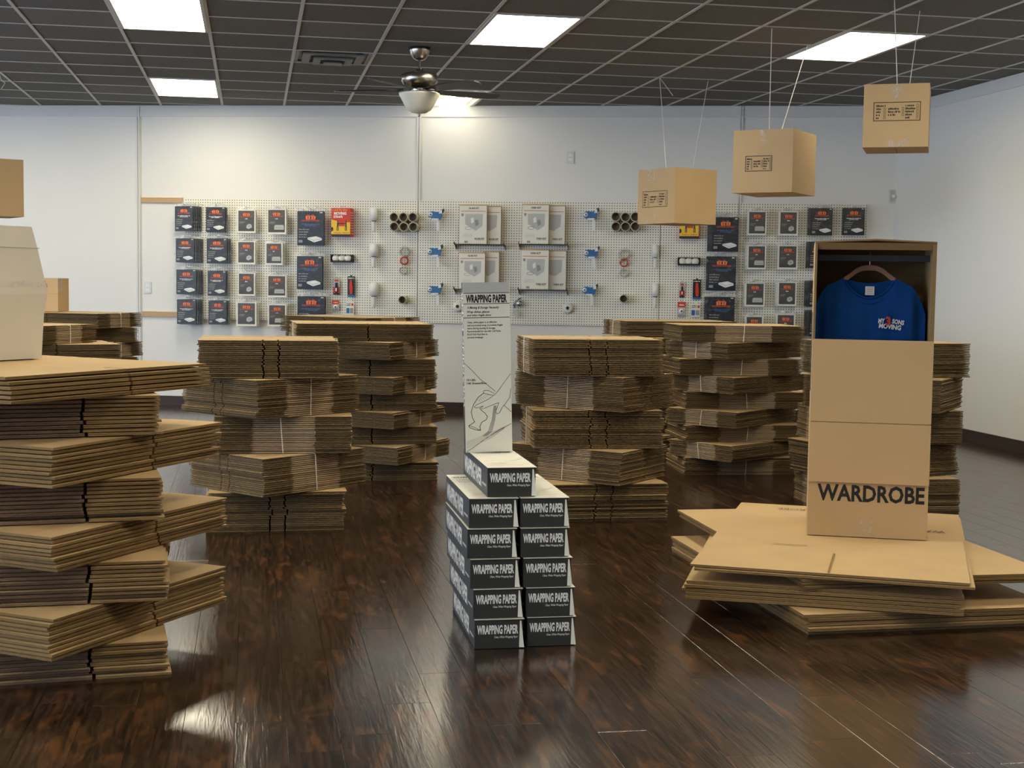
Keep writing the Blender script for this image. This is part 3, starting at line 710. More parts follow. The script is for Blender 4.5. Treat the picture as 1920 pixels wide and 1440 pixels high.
pr.text('10 LBS.', 0.008, dh - 0.382, 0.008, BLACK, Mf, bold=0.03, width=0.036, align='LEFT')
pr.text('140 Sheets/Box', 0.008, dh - 0.395, 0.008, BLACK, Mf, bold=0.03, width=0.078, align='LEFT')
def S(pts, w_=0.0016, m_=BLACK): pr.stroke([Q(p) for p in pts], w_, m_, Mf, 0.0002)
S([(0, 640), (60, 700), (120, 770), (180, 820), (235, 870)])
S([(355, 730), (310, 790), (275, 840), (240, 885), (215, 905), (180, 930), (130, 955), (85, 975)])
S([(85, 975), (70, 990), (85, 1000), (140, 985), (110, 1005), (125, 1010), (180, 990), (230, 970)])
S([(230, 970), (260, 960), (250, 990), (235, 1030), (245, 1052), (265, 1040), (285, 1000), (310, 970), (345, 920), (355, 850)])
S([(150, 860), (140, 870), (150, 885), (190, 895), (215, 900)]); S([(150, 860), (180, 860), (225, 885)])
S([(145, 880), (100, 915), (65, 970), (45, 1030), (55, 1080), (70, 1110), (50, 1125), (25, 1140), (30, 1155), (80, 1175), (115, 1180)], 0.0022)
S([(115, 1180), (110, 1150), (125, 1115), (160, 1095), (170, 1070), (150, 1040), (120, 1015)], 0.0022)
S([(25, 1140), (60, 1150), (115, 1180)])
for q in range(6): S([(100 + 14*q, 930 - 8*q), (118 + 14*q, 950 - 10*q)], 0.001, INKG)
S([(300, 985), (330, 1010), (355, 1035)])
for q in range(4): S([(222 + 6*q, 985), (205 + 7*q, 1100), (175 + 9*q, 1190), (130 + 10*q, 1225)], 0.0022, INKG)
S([(355, 1130), (260, 1180), (170, 1235), (80, 1300), (5, 1350)])
for q in range(5): S([(5, 1270 + 12*q), (90, 1240 + 12*q), (200, 1200 + 10*q), (300, 1155 + 3*q)], 0.001, INKG)
pr.build('printing', t)
Ms = lean @ plane((-0.0008, 0, 0), (0, 0, 1), (0, 1, 0))
MB().text('WRAPPING PAPER', 0.40, 0.012, 0.075, INKW, Ms @ Matrix.Scale(1, 4), bold=0.03, width=0.46).build('side_lettering', t)

# ------------------------------------------------------------------ white carton on the near left stack
d = Vector((math.cos(1.087), math.sin(1.087), 0)); nrm = Vector((math.sin(1.087), -math.cos(1.087), 0))
base = Vector((-1.727, 5.12, z1))
t = thing('white_carton', 'off-white carton with a band of clear tape on the near left stack', 'carton', tuple(base), 1.087)
lx = 0.52; ly = 0.46
lev = [(0.0, 0.0), (0.16, 0.006), (0.235, 0.014), (0.26, 0.012), (0.40, -0.006), (0.478, -0.018)]
vs = []; fs = []
for z_, e in lev:
    vs += [(-lx - e, 0 - e, z_), (0 + e * 1.3, 0 - e, z_), (0 + e, ly + e, z_), (-lx - e, ly + e, z_)]
for k in range(len(lev) - 1):
    for i in range(4): j = (i + 1) % 4; fs.append((4*k+i, 4*k+j, 4*k+4+j, 4*k+4+i))
fs += [(3, 2, 1, 0), tuple(range(4*len(lev)-4, 4*len(lev)))]
MB().add(vs, fs, CREAM).build('body', t)
MB().add([(-lx - 0.011, -0.0105, 0.205), (0.0145, -0.0115, 0.222), (0.0165, -0.0135, 0.258), (0.010, -0.0125, 0.285), (-lx - 0.011, -0.0125, 0.270)], [(0, 1, 2, 3, 4)], CTAPE).build('tape_band', t)
MB().box(-lx + 0.03, 0.0, -0.0, 0.0015, 0.400, 0.4025, INKL, M=Matrix.Translation((0, 0.0045, 0))).build('crease', t)
# small carton on the far left stack
t = thing('standing_carton', 'small brown carton with a round stamp on the far left stack', 'carton', (-3.79, 11.12, 1.035), 0.05)
MB().box(-0.22, 0.215, -0.16, 0.16, 0.0, 0.262, KBOX).build('body', t)
st_ = MB(); Mf = plane((0, -0.1606, 0), (1, 0, 0), (0, 0, 1))
st_.stroke([(0.11 + 0.022*math.cos(q*math.pi/8), 0.20 + 0.022*math.sin(q*math.pi/8)) for q in range(16)], 0.004, STAMP, Mf, closed=True); st_.rect(0.098, 0.122, 0.193, 0.207, STAMP, Mf)
greek(st_, 0.0, 0.06, 0.20, 0.012, STAMP, Mf); greek(st_, 0.0, 0.05, 0.222, 0.010, STAMP, Mf); st_.rect(-0.22, 0.215, 0.139, 0.1405, CREASE, Mf)
st_.build('stamp', t)
MB().box(0.2155, 0.2165, -0.162, -0.0, 0.16, 0.262, CTAPE).build('tape', t)

# ------------------------------------------------------------------ hanging cartons
def hanging(label, near, yaw, L_, W_, H_, ceil_pts, stamp=True, tapes=()):
    """near = nearest bottom corner; the face seen at left runs along +y, the one at right along +x (local)"""
    t = thing('hanging_carton', label, 'carton', near, yaw, 'cartons hung from the ceiling')
    bm = MB().box(0, L_, 0, W_, 0, H_, KBOX); bm.box(0.004, L_ - 0.004, W_/2 - 0.002, W_/2 + 0.002, -0.0006, 0.0, CREASE); bm.build('body', t)
    MB().box(0.0, L_, 0.0, W_/2 - 0.002, H_, H_ + 0.005, KBOX).build('top_flap', t); MB().box(0.0, L_, W_/2 + 0.002, W_, H_, H_ + 0.005, KBOX).build('top_flap', t)
    Ml = plane((-0.0008, W_, 0), (0, -1, 0), (0, 0, 1))
    if stamp:
        s = MB(); x0, x1, y0, y1 = stamp; rr = random.Random(5); w_ = 0.0045
        s.stroke([(x0, y0), (x1, y0), (x1, y1), (x0, y1)], w_, STAMP, Ml, closed=True)
        dx, dy = x1 - x0, y1 - y0
        for r_ in range(5):
            yy = y1 - dy * (0.24 + 0.165 * r_); h_ = dy * 0.11
            greek(s, x0 + dx*0.05, x0 + dx*(0.25 if r_ == 0 else 0.19 - 0.015 * r_), yy, h_, STAMP, Ml, rr=rr)
            if r_: s.stroke([(x0 + dx*0.215, yy), (x0 + dx*0.255, yy), (x0 + dx*0.255, yy + h_), (x0 + dx*0.215, yy + h_)], 0.002, STAMP, Ml, closed=True)
            if 0 < r_ < 4:
                greek(s, x0 + dx*0.31, x0 + dx*(0.57, 0.57, 0.48)[r_ - 1], yy, h_, STAMP, Ml, rr=rr)
                s.stroke([(x0 + dx*0.61, yy), (x0 + dx*0.65, yy), (x0 + dx*0.65, yy + h_), (x0 + dx*0.61, yy + h_)], 0.002, STAMP, Ml, closed=True)
            greek(s, x0 + dx*0.68, x0 + dx*(0.88, 0.89, 0.88, 0.82, 0.78)[r_], yy, h_, STAMP, Ml, rr=rr)
            s.stroke([(x0 + dx*0.92, yy), (x0 + dx*0.96, yy), (x0 + dx*0.96, yy + h_), (x0 + dx*0.92, yy + h_)], 0.002, STAMP, Ml, closed=True)
        s.build('stamp', t)
    for x0, x1, y0, y1 in tapes: MB().rect(x0, x1, y0, y1, CTAPE, Ml, 0.0006).build('tape', t)
    inv = (Matrix.Translation(near) @ Matrix.Rotation(yaw, 4, 'Z')).inverted()
    for k, (c, f_) in enumerate(ceil_pts):
        e = inv @ Vector((*c, CE)); s0 = Vector((L_ * f_[0], W_ * f_[1], H_ + 0.004))
        sm = MB(); mid = (s0 + e) / 2
        sm.tube(s0, mid, 0.0030, STRAP, n=5); sm.tube(mid, e, 0.0030, STRAP, n=5); sm.build('string', t)
    return t
hanging('lowest and leftmost of the three hanging cartons at right', (1.318, 11.6, 1.822), 0.62, 0.47, 0.46, 0.452, [((1.21, 11.95), (0.05, 0.30)), ((1.632, 12.05), (0.85, 0.5))], (0.06, 0.37, 0.14, 0.27), ((0.12, 0.21, 0.36, 0.452), (0.29, 0.33, 0.385, 0.452), (0.10, 0.14, 0.0, 0.075), (0.19, 0.235, 0.0, 0.075)))
hanging('middle hanging carton, taped at its top edge, right of the other low one', (1.849, 9.4, 1.943), 1.05, 0.49, 0.42, 0.416, [((1.717, 9.571), (0.12, 0.45)), ((2.091, 10.2), (0.92, 0.6))], (0.09, 0.275, 0.145, 0.245), ((0.19, 0.235, 0.34, 0.416),))
hanging('highest and nearest hanging carton at the far right of the photo', (2.425, 8.3, 2.146), 1.27, 0.42, 0.375, 0.365, [((2.254, 8.507), (0.10, 0.50)), ((2.521, 8.9), (0.92, 0.35))], (0.06, 0.325, 0.155, 0.262), ((0.15, 0.225, 0.285, 0.365), (0.13, 0.27, 0.0, 0.045)))
t = hanging('brown carton hanging at the left edge of the photo', (-4.42, 11.15, 1.79), 0.60, 0.52, 0.45, 0.455, [((-4.379, 11.9), (0.5, 0.8)), ((-4.5, 11.5), (0.2, 0.5))], None, ())

# ------------------------------------------------------------------ pegboards
PANELS = [(-2.579, -0.176, 'leftmost pegboard sheet carrying the mattress bag packs'), (-0.160, 2.236, 'middle pegboard sheet carrying the kits and tape guns'), (2.242, 2.990, 'narrow pegboard sheet behind the lowest hanging carton'), (3.016, 4.216, 'rightmost pegboard sheet behind the wardrobe carton')]
for u0, u1, lab in PANELS:
    t = thing('pegboard', lab, 'pegboard', wl((u0 + u1) / 2, 0.895), TH, 'pegboard sheets')
    w_ = (u1 - u0) / 2
    MB().box(-w_, w_, -0.024, -0.018, 0.0, 1.219, PEG).build('board', t)
    for x_ in (-w_ + 0.03, 0, w_ - 0.03): MB().box(x_ - 0.02, x_ + 0.02, -0.018, -0.001, 0.0, 1.219, WOOD).build('furring_strip', t)
for z_, lab in ((2.090, 'upper bare pine batten left of the pegboard'), (0.930, 'lower bare pine batten left of the pegboard')):
    mm = MB().box(-3.035, -2.60, -0.019, -0.001, z_ - 0.018, z_ + 0.034, WOOD)
    tag(mm.build('wall_batten', loc=wl(0, 0), rz=TH), lab, 'batten', 'bare battens')
for u, z_, lab in ((1.342, 2.549, 'white outlet plate high on the back wall'), (-2.973, 1.208, 'white switch plate by the left wall seam')):
    t = thing('outlet_plate', lab, 'outlet', wl(u, z_), TH)
    MB().box(-0.038, 0.038, -0.007, -0.001, -0.060, 0.060, FOG).box(-0.034, 0.034, -0.009, -0.007, -0.056, 0.056, FOG).build('plate', t)
    MB().box(-0.018, 0.018, -0.0105, -0.009, 0.008, 0.036, WHITE).box(-0.018, 0.018, -0.0105, -0.009, -0.036, -0.008, WHITE).box(-0.003, 0.003, -0.012, -0.009, -0.003, 0.003, CHROME).build('receptacle', t)
t = thing('alarm_strobe', 'small clear plastic alarm unit in the room corner', 'alarm', wl(4.47, 2.19), TH)
MB().box(-0.045, 0.045, -0.02, -0.001, -0.065, 0.065, FOG).build('plate', t)
MB().box(-0.038, 0.038, -0.055, -0.02, -0.050, 0.055, CLEAR).build('cover', t)
MB().lathe([(0.0, -0.045), (0.02, -0.045), (0.02, -0.02)], WHITE, 12, axis='y').build('lamp', t)

# hanging packs: clear bag + printed card
def logo(mb, M, w, h, y):
    """orange carton mark and red name line"""
    cx = w/2
    mb.poly([(cx-w*.17, y), (cx+w*.17, y), (cx+w*.19, y+h*.10), (cx-w*.19, y+h*.10)], ORANGE, M, 0.0004)
    for k, (a, c) in enumerate(((-.12, RED), (-.02, BLACK), (.08, RED))): mb.rect(cx+w*a, cx+w*(a+.05), y+h*.01, y+h*.085, c, M, 0.0006)
    mb.poly([(cx-w*.16, y+h*.10), (cx-w*.10, y+h*.145), (cx, y+h*.11), (cx+w*.10, y+h*.145), (cx+w*.16, y+h*.10)], RED, M, 0.0005)
    mb.text('MOVING SUPPLIES', cx, y-h*.055, h*.045, RED, M, bold=0.06, width=w*.66, z=0.0004)
def mattress(mb, M, x, y, s, m):
    mb.poly([(x-s, y), (x-s*.1, y-s*.42), (x+s, y-s*.10), (x+s, y+s*.16), (x+s*.2, y+s*.42), (x-s, y+s*.22)], m, M, 0.0005)
    mb.stroke([(x-s, y+s*.18), (x-s*.1, y-s*.14), (x+s, y+s*.12)], s*.05, INKG, M, 0.0008); mb.stroke([(x-s*.1, y-s*.14), (x-s*.1, y-s*.42)], s*.05, INKG, M, 0.0008)
_PK = {}
def pack_meshes(kind, w, h):
    k = (kind, round(w, 2), round(h, 2))
    if k in _PK: return _PK[k]
    rr = random.Random(len(_PK)); card = MB()
    M = plane((-w/2, -0.006, 0), (1, 0, 0), (0, 0, 1))
    white = kind in ('sofa', 'chair')
    dk = CARDG if white else (CARDN if kind == 'large' else CARDK)
    if white: card.box(-w/2, w/2, -0.006, 0.004, 0, h, PAPERW)
    else: card.box(-w/2, w/2, -0.006, 0.004, 0, h, CARDK)
    e = w * 0.07 if white else 0.0
    card.rect(e, w - e, e * 1.3 if white else 0, h - e * 0.6, dk, M, 0.0002)
    pr = MB()
    logo(pr, M, w, h, h * (0.76 if not white else 0.74))
    if white:
        greek(pr, w*.43, w*.57, h*.60, h*.04, INKW, M, 0.0004, rr)
        greek(pr, w*.14, w*.42, h*.46, h*.03, INKG, M, 0.0004, rr); greek(pr, w*.14, w*.34, h*.41, h*.025, INKG, M, 0.0004, rr)
        if kind == 'sofa':
            pr.poly([(w*.38, h*.18), (w*.88, h*.18), (w*.88, h*.30), (w*.84, h*.37), (w*.42, h*.37), (w*.38, h*.30)], INKL, M, 0.0004); pr.rect(w*.42, w*.84, h*.25, h*.27, INKG, M, 0.0008)
        else:
            pr.poly([(w*.50, h*.22), (w*.62, h*.17), (w*.80, h*.24), (w*.78, h*.36), (w*.66, h*.40), (w*.52, h*.34)], INKL, M, 0.0004); pr.rect(w*.60, w*.70, h*.27, h*.32, INKG, M, 0.0008)
    else:
        tl = INKW if kind == 'mattress' else BLUEP
        greek(pr, w*.16, w*.84, h*.605, h*.032, tl, M, 0.0004, rr); greek(pr, w*.28, w*.72, h*.565, h*.025, tl, M, 0.0004, rr)
        for q in range(4): greek(pr, w*.06, w*(.44 - .03*q), h*(.45 - .075*q), h*.035, INKG, M, 0.0004, rr)
        pr.rect(w*.05, w*.2, h*.08, h*.16, INKG, M, 0.0004)
        mattress(pr, M, w*.66, h*.18, w*.27, INKW)
        pr.rect(w*.85, w*.95, h*.95, h*.975, INKW, M, 0.0005)
    bag = MB(); b0, b1 = -w/2 - w*.09, w/2 + w*.11; top = h + h*.16
    n = 6
    vs = []
    for s, yy in ((0, -0.0085), (1, 0.006)):
        for i in range(n + 1):
            u_ = b0 + (b1 - b0) * i / n
            tz = top - h*.10 * (abs(i - n/2) / (n/2)) ** 1.5 + rr.uniform(-.01, .01) * h
            for zz, py in ((-h*.05, yy * .3), (h*.45, yy), (h*1.02, yy + rr.uniform(-.002, .002)), (tz, yy * .2 + rr.uniform(-.006, .002))): vs.append((u_ + rr.uniform(-.003, .003), py, zz))
    fs = []; ms = []
    for s in (0, 1):
        o_ = s * (n + 1) * 4
        for i in range(n):
            for q in range(3):
                f_ = (o_ + i*4 + q, o_ + (i+1)*4 + q, o_ + (i+1)*4 + q + 1, o_ + i*4 + q + 1); fs.append(f_ if s == 0 else f_[::-1]); ms.append(HEADER if q == 2 else CLEAR)
    bag.add(vs, fs, ms, True)
    hk = MB().tube((0, 0.05, h*1.10), (0, -0.05, h*1.10), 0.003, CHROME, n=6).tube((0, -0.05, h*1.10), (0, -0.055, h*1.10 + 0.012), 0.003, CHROME, n=6)
    _PK[k] = (card.mesh('card'), pr.mesh('printing'), bag.mesh('bag'), None)
    return _PK[k]
ROWN = ['top', 'second', 'third', 'bottom']
KN = {'mattress': 'black mattress bag pack', 'large': 'large navy mattress bag pack', 'sofa': 'white-edged sofa cover pack', 'chair': 'white-edged grey cover pack'}
def packs(kind, col, rects, nback, step=(0.014, 0.012)):
    for r_, (u0, u1, za, zb) in enumerate(rects):
        w, h = u1 - u0, zb - za
        wm, hm = round(w, 2), round(h, 2); rot = R.uniform(-0.05, 0.05)
        for k in range(nback[r_ % len(nback)]):
            dpt = 0.125 - 0.020 * k
            if dpt < 0.035: break
            c, p_, b_, _ = pack_meshes(kind, wm, hm)
            rowname = ROWN[r_] if len(rects) > 1 else 'top'
            lab = '%s, %s row, %s%s' % (KN[kind], rowname, col, '' if k == 0 else ', %s pack deep' % ('', 'second', 'third', 'fourth', 'fifth')[k])
            t = thing('hanging_pack', lab, 'pack', wl((u0 + u1) / 2 + step[0] * k + R.uniform(-.002, .002), za + R.uniform(-.003, .003), dpt), TH + rot, col)
            link('card', c, t); link('bag', b_, t)
            if k == 0: link('printing', p_, t)
        # hook that carries the packs
        hm_ = MB().tube((0, 0.098, 0), (0, -0.03, 0), 0.0028, CHROME, n=6).tube((0, -0.03, 0), (0, -0.034, 0.014), 0.0028, CHROME, n=6)
        tag(hm_.build('peg_hook', loc=wl((u0 + u1) / 2 + 0.004, zb + h * 0.085, 0.125), rz=TH), 'thin peg hook above the %s pack of the %s' % (ROWN[r_], col), 'hook', 'peg hooks')
packs('mattress', 'leftmost column', [(-2.638,-2.451,1.782,2.029),(-2.628,-2.438,1.469,1.712),(-2.624,-2.416,1.147,1.399),(-2.619,-2.417,0.843,1.092)], [5, 5, 4, 4], (0.016, 0.01))
packs('mattress', 'second column from the left', [(-2.315,-2.115,1.774,2.027),(-2.310,-2.099,1.462,1.715),(-2.299,-2.104,1.138,1.387),(-2.289,-2.099,0.848,1.090)], [2, 3, 2, 2], (0.014, 0.01))
packs('chair', 'third column from the left', [(-1.993,-1.800,1.772,2.005),(-1.993,-1.805,1.458,1.692),(-1.988,-1.805,1.137,1.369),(-1.999,-1.793,0.835,1.078)], [2, 2, 2, 3], (0.006, 0.0))
packs('sofa', 'fourth column from the left', [(-1.684,-1.486,1.762,2.007),(-1.700,-1.524,1.454,1.673),(-1.683,-1.484,1.131,1.354),(-1.677,-1.484,0.840,1.061)], [2, 3, 2, 2], (0.006, 0.0))
packs('large', 'fifth column from the left', [(-1.376,-1.104,1.651,1.987),(-1.380,-1.117,1.214,1.546),(-1.368,-1.093,0.814,1.147)], [2, 2, 2], (0.006, 0.0))
packs('large', 'column beside the lowest hanging carton', [(2.741,2.996,1.641,1.976),(2.704,2.977,1.260,1.595),(2.713,2.977,0.869,1.203)], [4, 2, 3], (-0.016, 0.0))
packs('sofa', 'first column, rightmost pegboard', [(3.078,3.257,1.798,2.030),(3.082,3.261,1.470,1.695),(3.070,3.258,1.112,1.344),(3.079,3.254,0.786,1.015)], [2, 3, 2, 2], (-0.008, 0.0))
packs('chair', 'second column, rightmost pegboard', [(3.375,3.558,1.801,2.028),(3.377,3.562,1.473,1.704),(3.381,3.560,1.119,1.352),(3.376,3.556,0.813,1.041)], [2, 2, 3, 2], (-0.008, 0.0))
packs('mattress', 'third column, rightmost pegboard', [(3.680,3.883,1.805,2.061),(3.674,3.872,1.496,1.748),(3.680,3.883,1.119,1.364),(3.688,3.881,0.834,1.083)], [3, 3, 4, 4], (-0.014, 0.0))
packs('mattress', 'last column, rightmost pegboard', [(3.984,4.188,1.808,2.064)], [2], (-0.010, 0.0))

# moving straps boxes
def strap_box(u0, u1, za, zb, label):
    w, h, d_ = u1 - u0, zb - za, 0.10
    t = thing('straps_box', label, 'box', wl((u0 + u1)/2, za, 0.14), TH - 0.14, 'moving straps boxes')
    MB().box(-w/2, w/2, 0, d_, 0, h, RED).build('body', t)
    p = MB(); M = plane((-w/2, -0.0006, 0), (1, 0, 0), (0, 0, 1))
    p.rect(0, w, 0, h*.08, BLACK, M); p.poly([(0, h*.08), (w, h*.08), (w, h*.50), (w*.62, h*.50), (w*.62, h*.38), (w*.36, h*.38), (w*.36, h*.54), (0, h*.60)], YELLOW, M, 0.0002)
    greek(p, w*.06, w*.86, h*.90, h*.07, ORANGE, M, 0.0003)
    p.text('MOVING', w*.47, h*.765, h*.10, INKW, M, bold=0.06, width=w*.66, z=0.0004); p.text('STRAPS', w*.36, h*.655, h*.08, INKW, M, bold=0.06, width=w*.48, z=0.0004)
    p.rect(w*.42, w*.72, h*.36, h*.54, RED, M, 0.0004)
    for x_ in (w*.34, w*.78):
        p.rect(x_ - w*.035, x_ + w*.035, h*.34, h*.50, BLACK, M, 0.0006); p.rect(x_ - w*.05, x_ - w*.012, h*.20, h*.36, BLACK, M, 0.0006); p.rect(x_ + w*.012, x_ + w*.05, h*.20, h*.36, BLACK, M, 0.0006)
        p.poly([(x_ + w*.035*math.cos(q), h*.535 + w*.04*math.sin(q)) for q in [k*math.pi/4 for k in range(8)]], BLACK, M, 0.0006)
    p.rect(w*.34, w*.78, h*.44, h*.47, BLACK, M, 0.0005)
    p.poly([(w*.0, h*.18), (w*.09, h*.20), (w*.11, h*.27), (w*.07, h*.33), (0, h*.33)], BLACK, M, 0.0005)
    greek(p, w*.14, w*.5, h*.115, h*.035, RED, M, 0.0005); greek(p, w*.55, w*.95, h*.115, h*.035, RED, M, 0.0005)
    p.build('printing', t)
    s_ = MB(); Ms_ = plane((w/2 + 0.0006, 0, 0), (0, 1, 0), (0, 0, 1)); rr = random.Random(9)
    for q in range(9): greek(s_, 0.01, d_ - 0.01, h*(.1 + .09*q), h*.035, INKW, Ms_, 0, rr)
    s_.build('side_printing', t)
    MB().tube((0, 0.113, h + 0.02), (0, -0.01, h + 0.02), 0.0028, CHROME, n=6).tube((0, 0.01, h + 0.02), (0, 0.02, h), 0.002, CHROME, n=5).build('hang_wire', t)
strap_box(-1.029, -0.830, 1.745, 2.027, 'red and yellow MOVING STRAPS box on the left pegboard')
strap_box(2.424, 2.610, 1.762, 2.040, 'yellow straps box peeking out below the lowest hanging carton')
# roll refills in black trays
for (u0, u1, za, zb), lab in zip([(-1.041,-0.817,1.489,1.566),(2.414,2.634,1.501,1.580)], ('black tray of three pale rolls on the left pegboard', 'dark tray of pale rolls right of the tape rings')):
    w, h = u1 - u0, zb - za; t = thing('roll_tray', lab, 'tray', wl((u0+u1)/2, za, 0.10), TH)
    MB().box(-w/2, w/2, -0.002, 0.07, 0, 0.004, BLACK).box(-w/2, w/2, 0.066, 0.07, 0, h, BLACK).box(-w/2, -w/2+0.004, 0, 0.07, 0, h, BLACK).box(w/2-0.004, w/2, 0, 0.07, 0, h, BLACK).box(-w/2, w/2, -0.004, -0.001, 0, h*.22, BLACK).box(-w/2, w/2, -0.004, -0.001, h*.90, h, BLACK).build('tray', t)
    for x_ in (-w*.28, 0.0, w*.28): MB().lathe([(0.0, 0.0), (h*.42, 0.002), (h*.45, 0.01), (h*.45, 0.05), (0, 0.05)], PAPERW, 18, (x_, 0.003, h*.52), 'y').build('roll', t)
# knives and blister packs
CUT = [(-1.023,-0.955,1.164,1.333),(-0.877,-0.802,1.142,1.351),(-1.033,-0.962,1.001,1.108),(-0.893,-0.809,0.965,1.099),(2.438,2.490,1.187,1.340),(2.568,2.646,1.173,1.366),(2.425,2.500,0.999,1.145),(2.552,2.645,1.001,1.132)]
CL = ['slim red knife blister pack', 'black carded red utility knife', 'small blister pack with a red header', 'small white card of blades']
for k, (u0, u1, za, zb) in enumerate(CUT):
    w, h = u1 - u0, zb - za; q = k % 4
    t = thing('blister_pack', '%s on the %s pegboard' % (CL[q], 'left' if k < 4 else 'narrow right'), 'blister pack', wl((u0+u1)/2, za, 0.055), TH, 'knife and blade blister packs')
    back = (INKL, CARDK, INKL, PAPERW)[q]
    MB().box(-w/2, w/2, 0, 0.002, 0, h, back).box(-w*.12, w*.12, 0.0005, 0.0015, h, h + 0.012, back).build('card', t)
    p = MB(); M = plane((-w/2, -0.0006, 0), (1, 0, 0), (0, 0, 1))
    if q == 0: p.rect(0, w, 0, h*.45, RED, M); p.rect(0, w, h*.0, h*.10, BLACK, M, .0002); p.rect(w*.2, w*.8, h*.78, h*.9, RED, M)
    if q == 1: greek(p, w*.1, w*.9, h*.88, h*.06, INKW, M); p.rect(0, w, 0, h*.10, BLUEP, M)
    if q == 2: p.rect(0, w, h*.62, h, RED, M); p.rect(w*.05, w*.95, 0, h*.15, INKG, M); greek(p, w*.2, w*.8, h*.75, h*.1, INKW, M, .0002)
    if q == 3: greek(p, w*.1, w*.6, h*.80, h*.07, BLACK, M); greek(p, w*.1, w*.6, h*.68, h*.07, BLACK, M); p.rect(w*.70, w*.92, h*.66, h*.86, RED, M); p.rect(w*.08, w*.45, h*.1, h*.5, BLUEP, M); p.rect(w*.52, w*.92, h*.1, h*.5, INKG, M)
    p.build('printing', t)
    if q == 0: MB().box(-w*.16, w*.16, -0.016, -0.001, h*.12, h*.72, BLACK).box(-w*.10, w*.10, -0.018, -0.016, h*.2, h*.4, INKW).build('knife', t)
    if q == 1:
        MB().prism([(-w*.10, h*.14), (w*.20, h*.14), (w*.26, h*.40), (w*.14, h*.82), (-w*.14, h*.82), (-w*.20, h*.45)], 0, 0.014, RED, M=plane((0, -0.001, 0), (1, 0, 0), (0, 0, 1))).build('knife', t)
    if q == 2: MB().lathe([(0.0, -0.012), (w*.30, -0.010), (w*.34, -0.001)], WHITE, 14, (0, 0, h*.38), 'y').lathe([(0, -0.0135), (w*.12, -0.0125)], BLACK, 10, (0, 0, h*.38), 'y').build('blade_disc', t)

# stretch wrap rolls on handles
for k, (u0, u1, za, zb) in enumerate([(-0.645,-0.569,1.796,2.035),(-0.648,-0.561,1.445,1.679),(-0.646,-0.559,1.044,1.290),(2.166,2.226,1.468,1.700),(2.169,2.234,1.084,1.322)]):
    h = zb - za; r = (u1 - u0) / 2
    lab = 'white stretch wrap roll with handle, ' + ('%s of three on the left pegboard' % ('upper', 'middle', 'lower')[k] if k < 3 else '%s of two beside the tape rings' % ('upper', 'lower')[k - 3])
    t = thing('stretch_wrap', lab, 'stretch wrap', wl((u0+u1)/2, za, 0.075), TH, 'stretch wrap rolls')
    MB().lathe([(0, h), (r*.5, h), (r, h - 0.004), (r, h*.47), (r*.5, h*.46), (0, h*.46)], WHITE, 20).build('roll', t)
    MB().lathe([(r*.45, h*.46), (r*.45, 0.006), (r*.35, 0), (0, 0)], WHITE, 14).lathe([(r*.62, h*.475), (r*.62, h*.44), (r*.3, h*.43)], DARKM, 14).build('handle', t)
    MB().tube((0, 0.048, h*.9), (0, 0, h*.9), 0.003, CHROME, n=6).build('hook', t)
# tape: blocks of six rolls
def tape_roll(u, z_, r, dpt, lab, group, m_=TAPER, inner=0.80, length=0.05, name='tape_roll', plug=True):
    t = thing(name, lab, 'tape', wl(u, z_, dpt), TH, group)
    MB().lathe([(r*inner, 0), (r, 0.001), (r, length), (r*inner, length)], m_, 26, axis='y').build('wound_tape', t)
    MB().lathe([(r*inner, length), (r*inner, 0.0), (r*(inner-0.06), 0.0), (r*(inner-0.06), length)], TAPEI, 22, axis='y').lathe([(r*(inner-0.06), length*.85), (0 if plug else r*(inner-0.10), length*.85)], TAPEI if plug else m_, 22, axis='y').build('core', t)
    return t
pos = ['upper left', 'upper middle', 'upper right', 'lower left', 'lower middle', 'lower right']
TB = [(-0.391,1.941),(-0.297,1.942),(-0.202,1.943),(-0.388,1.848),(-0.291,1.847),(-0.197,1.847),(1.804,1.966),(1.898,1.962),(1.993,1.966),(1.806,1.870),(1.900,1.871),(1.995,1.873)]
for k, (u, z_) in enumerate(TB):
    tape_roll(u, z_, 0.047, 0.155, '%s tape roll of the block of six %s' % (pos[k % 6], 'left of the middle seam' if k < 6 else 'left of the lowest hanging carton'), 'tape rolls in blocks of six', length=0.125, inner=0.86)
RG = [(-0.292,1.601),(-0.299,1.513),(-0.304,1.417),(1.894,1.605),(1.890,1.521),(1.892,1.425)]
RN = [('dark-rimmed clear tape ring above the red tape', CTAPE, 0.055), ('red tape ring in the middle of a hanging row', RED, 0.043), ('clear thin tape ring below the red tape', CTAPE, 0.048)]
for k, (u, z_) in enumerate(RG):
    n_, m_, r_ = RN[k % 3]
    t = tape_roll(u, z_, r_, 0.075, '%s, %s' % (n_, 'left of the middle seam' if k < 3 else 'below the right block of six'), 'single tape rings', m_, 0.78, 0.03, plug=False)
    if k % 3 == 0: MB().lathe([(r_*1.02, -0.004), (r_*1.05, 0.0), (r_*1.02, 0.004)], DARKM, 24, axis='y').build('rim', t)
for (u, z_), s in zip([(-0.301,1.124),(1.895,1.168)], ('left', 'right')):
    tape_roll(u, z_, 0.042, 0.155, 'lone tape roll low on the board, %s of the paper display' % s, 'lone tape rolls', length=0.125, inner=0.86)
for (u, z_), s in zip([(0.245,1.065),(1.344,1.066)], ('just left of the tall display box', 'below the right DISH KIT boxes')):
    tape_roll(u, z_, 0.050, 0.075, 'pale paper tape roll with a small hole, ' + s, 'paper tape rolls', PAPERW, 0.36, 0.05)
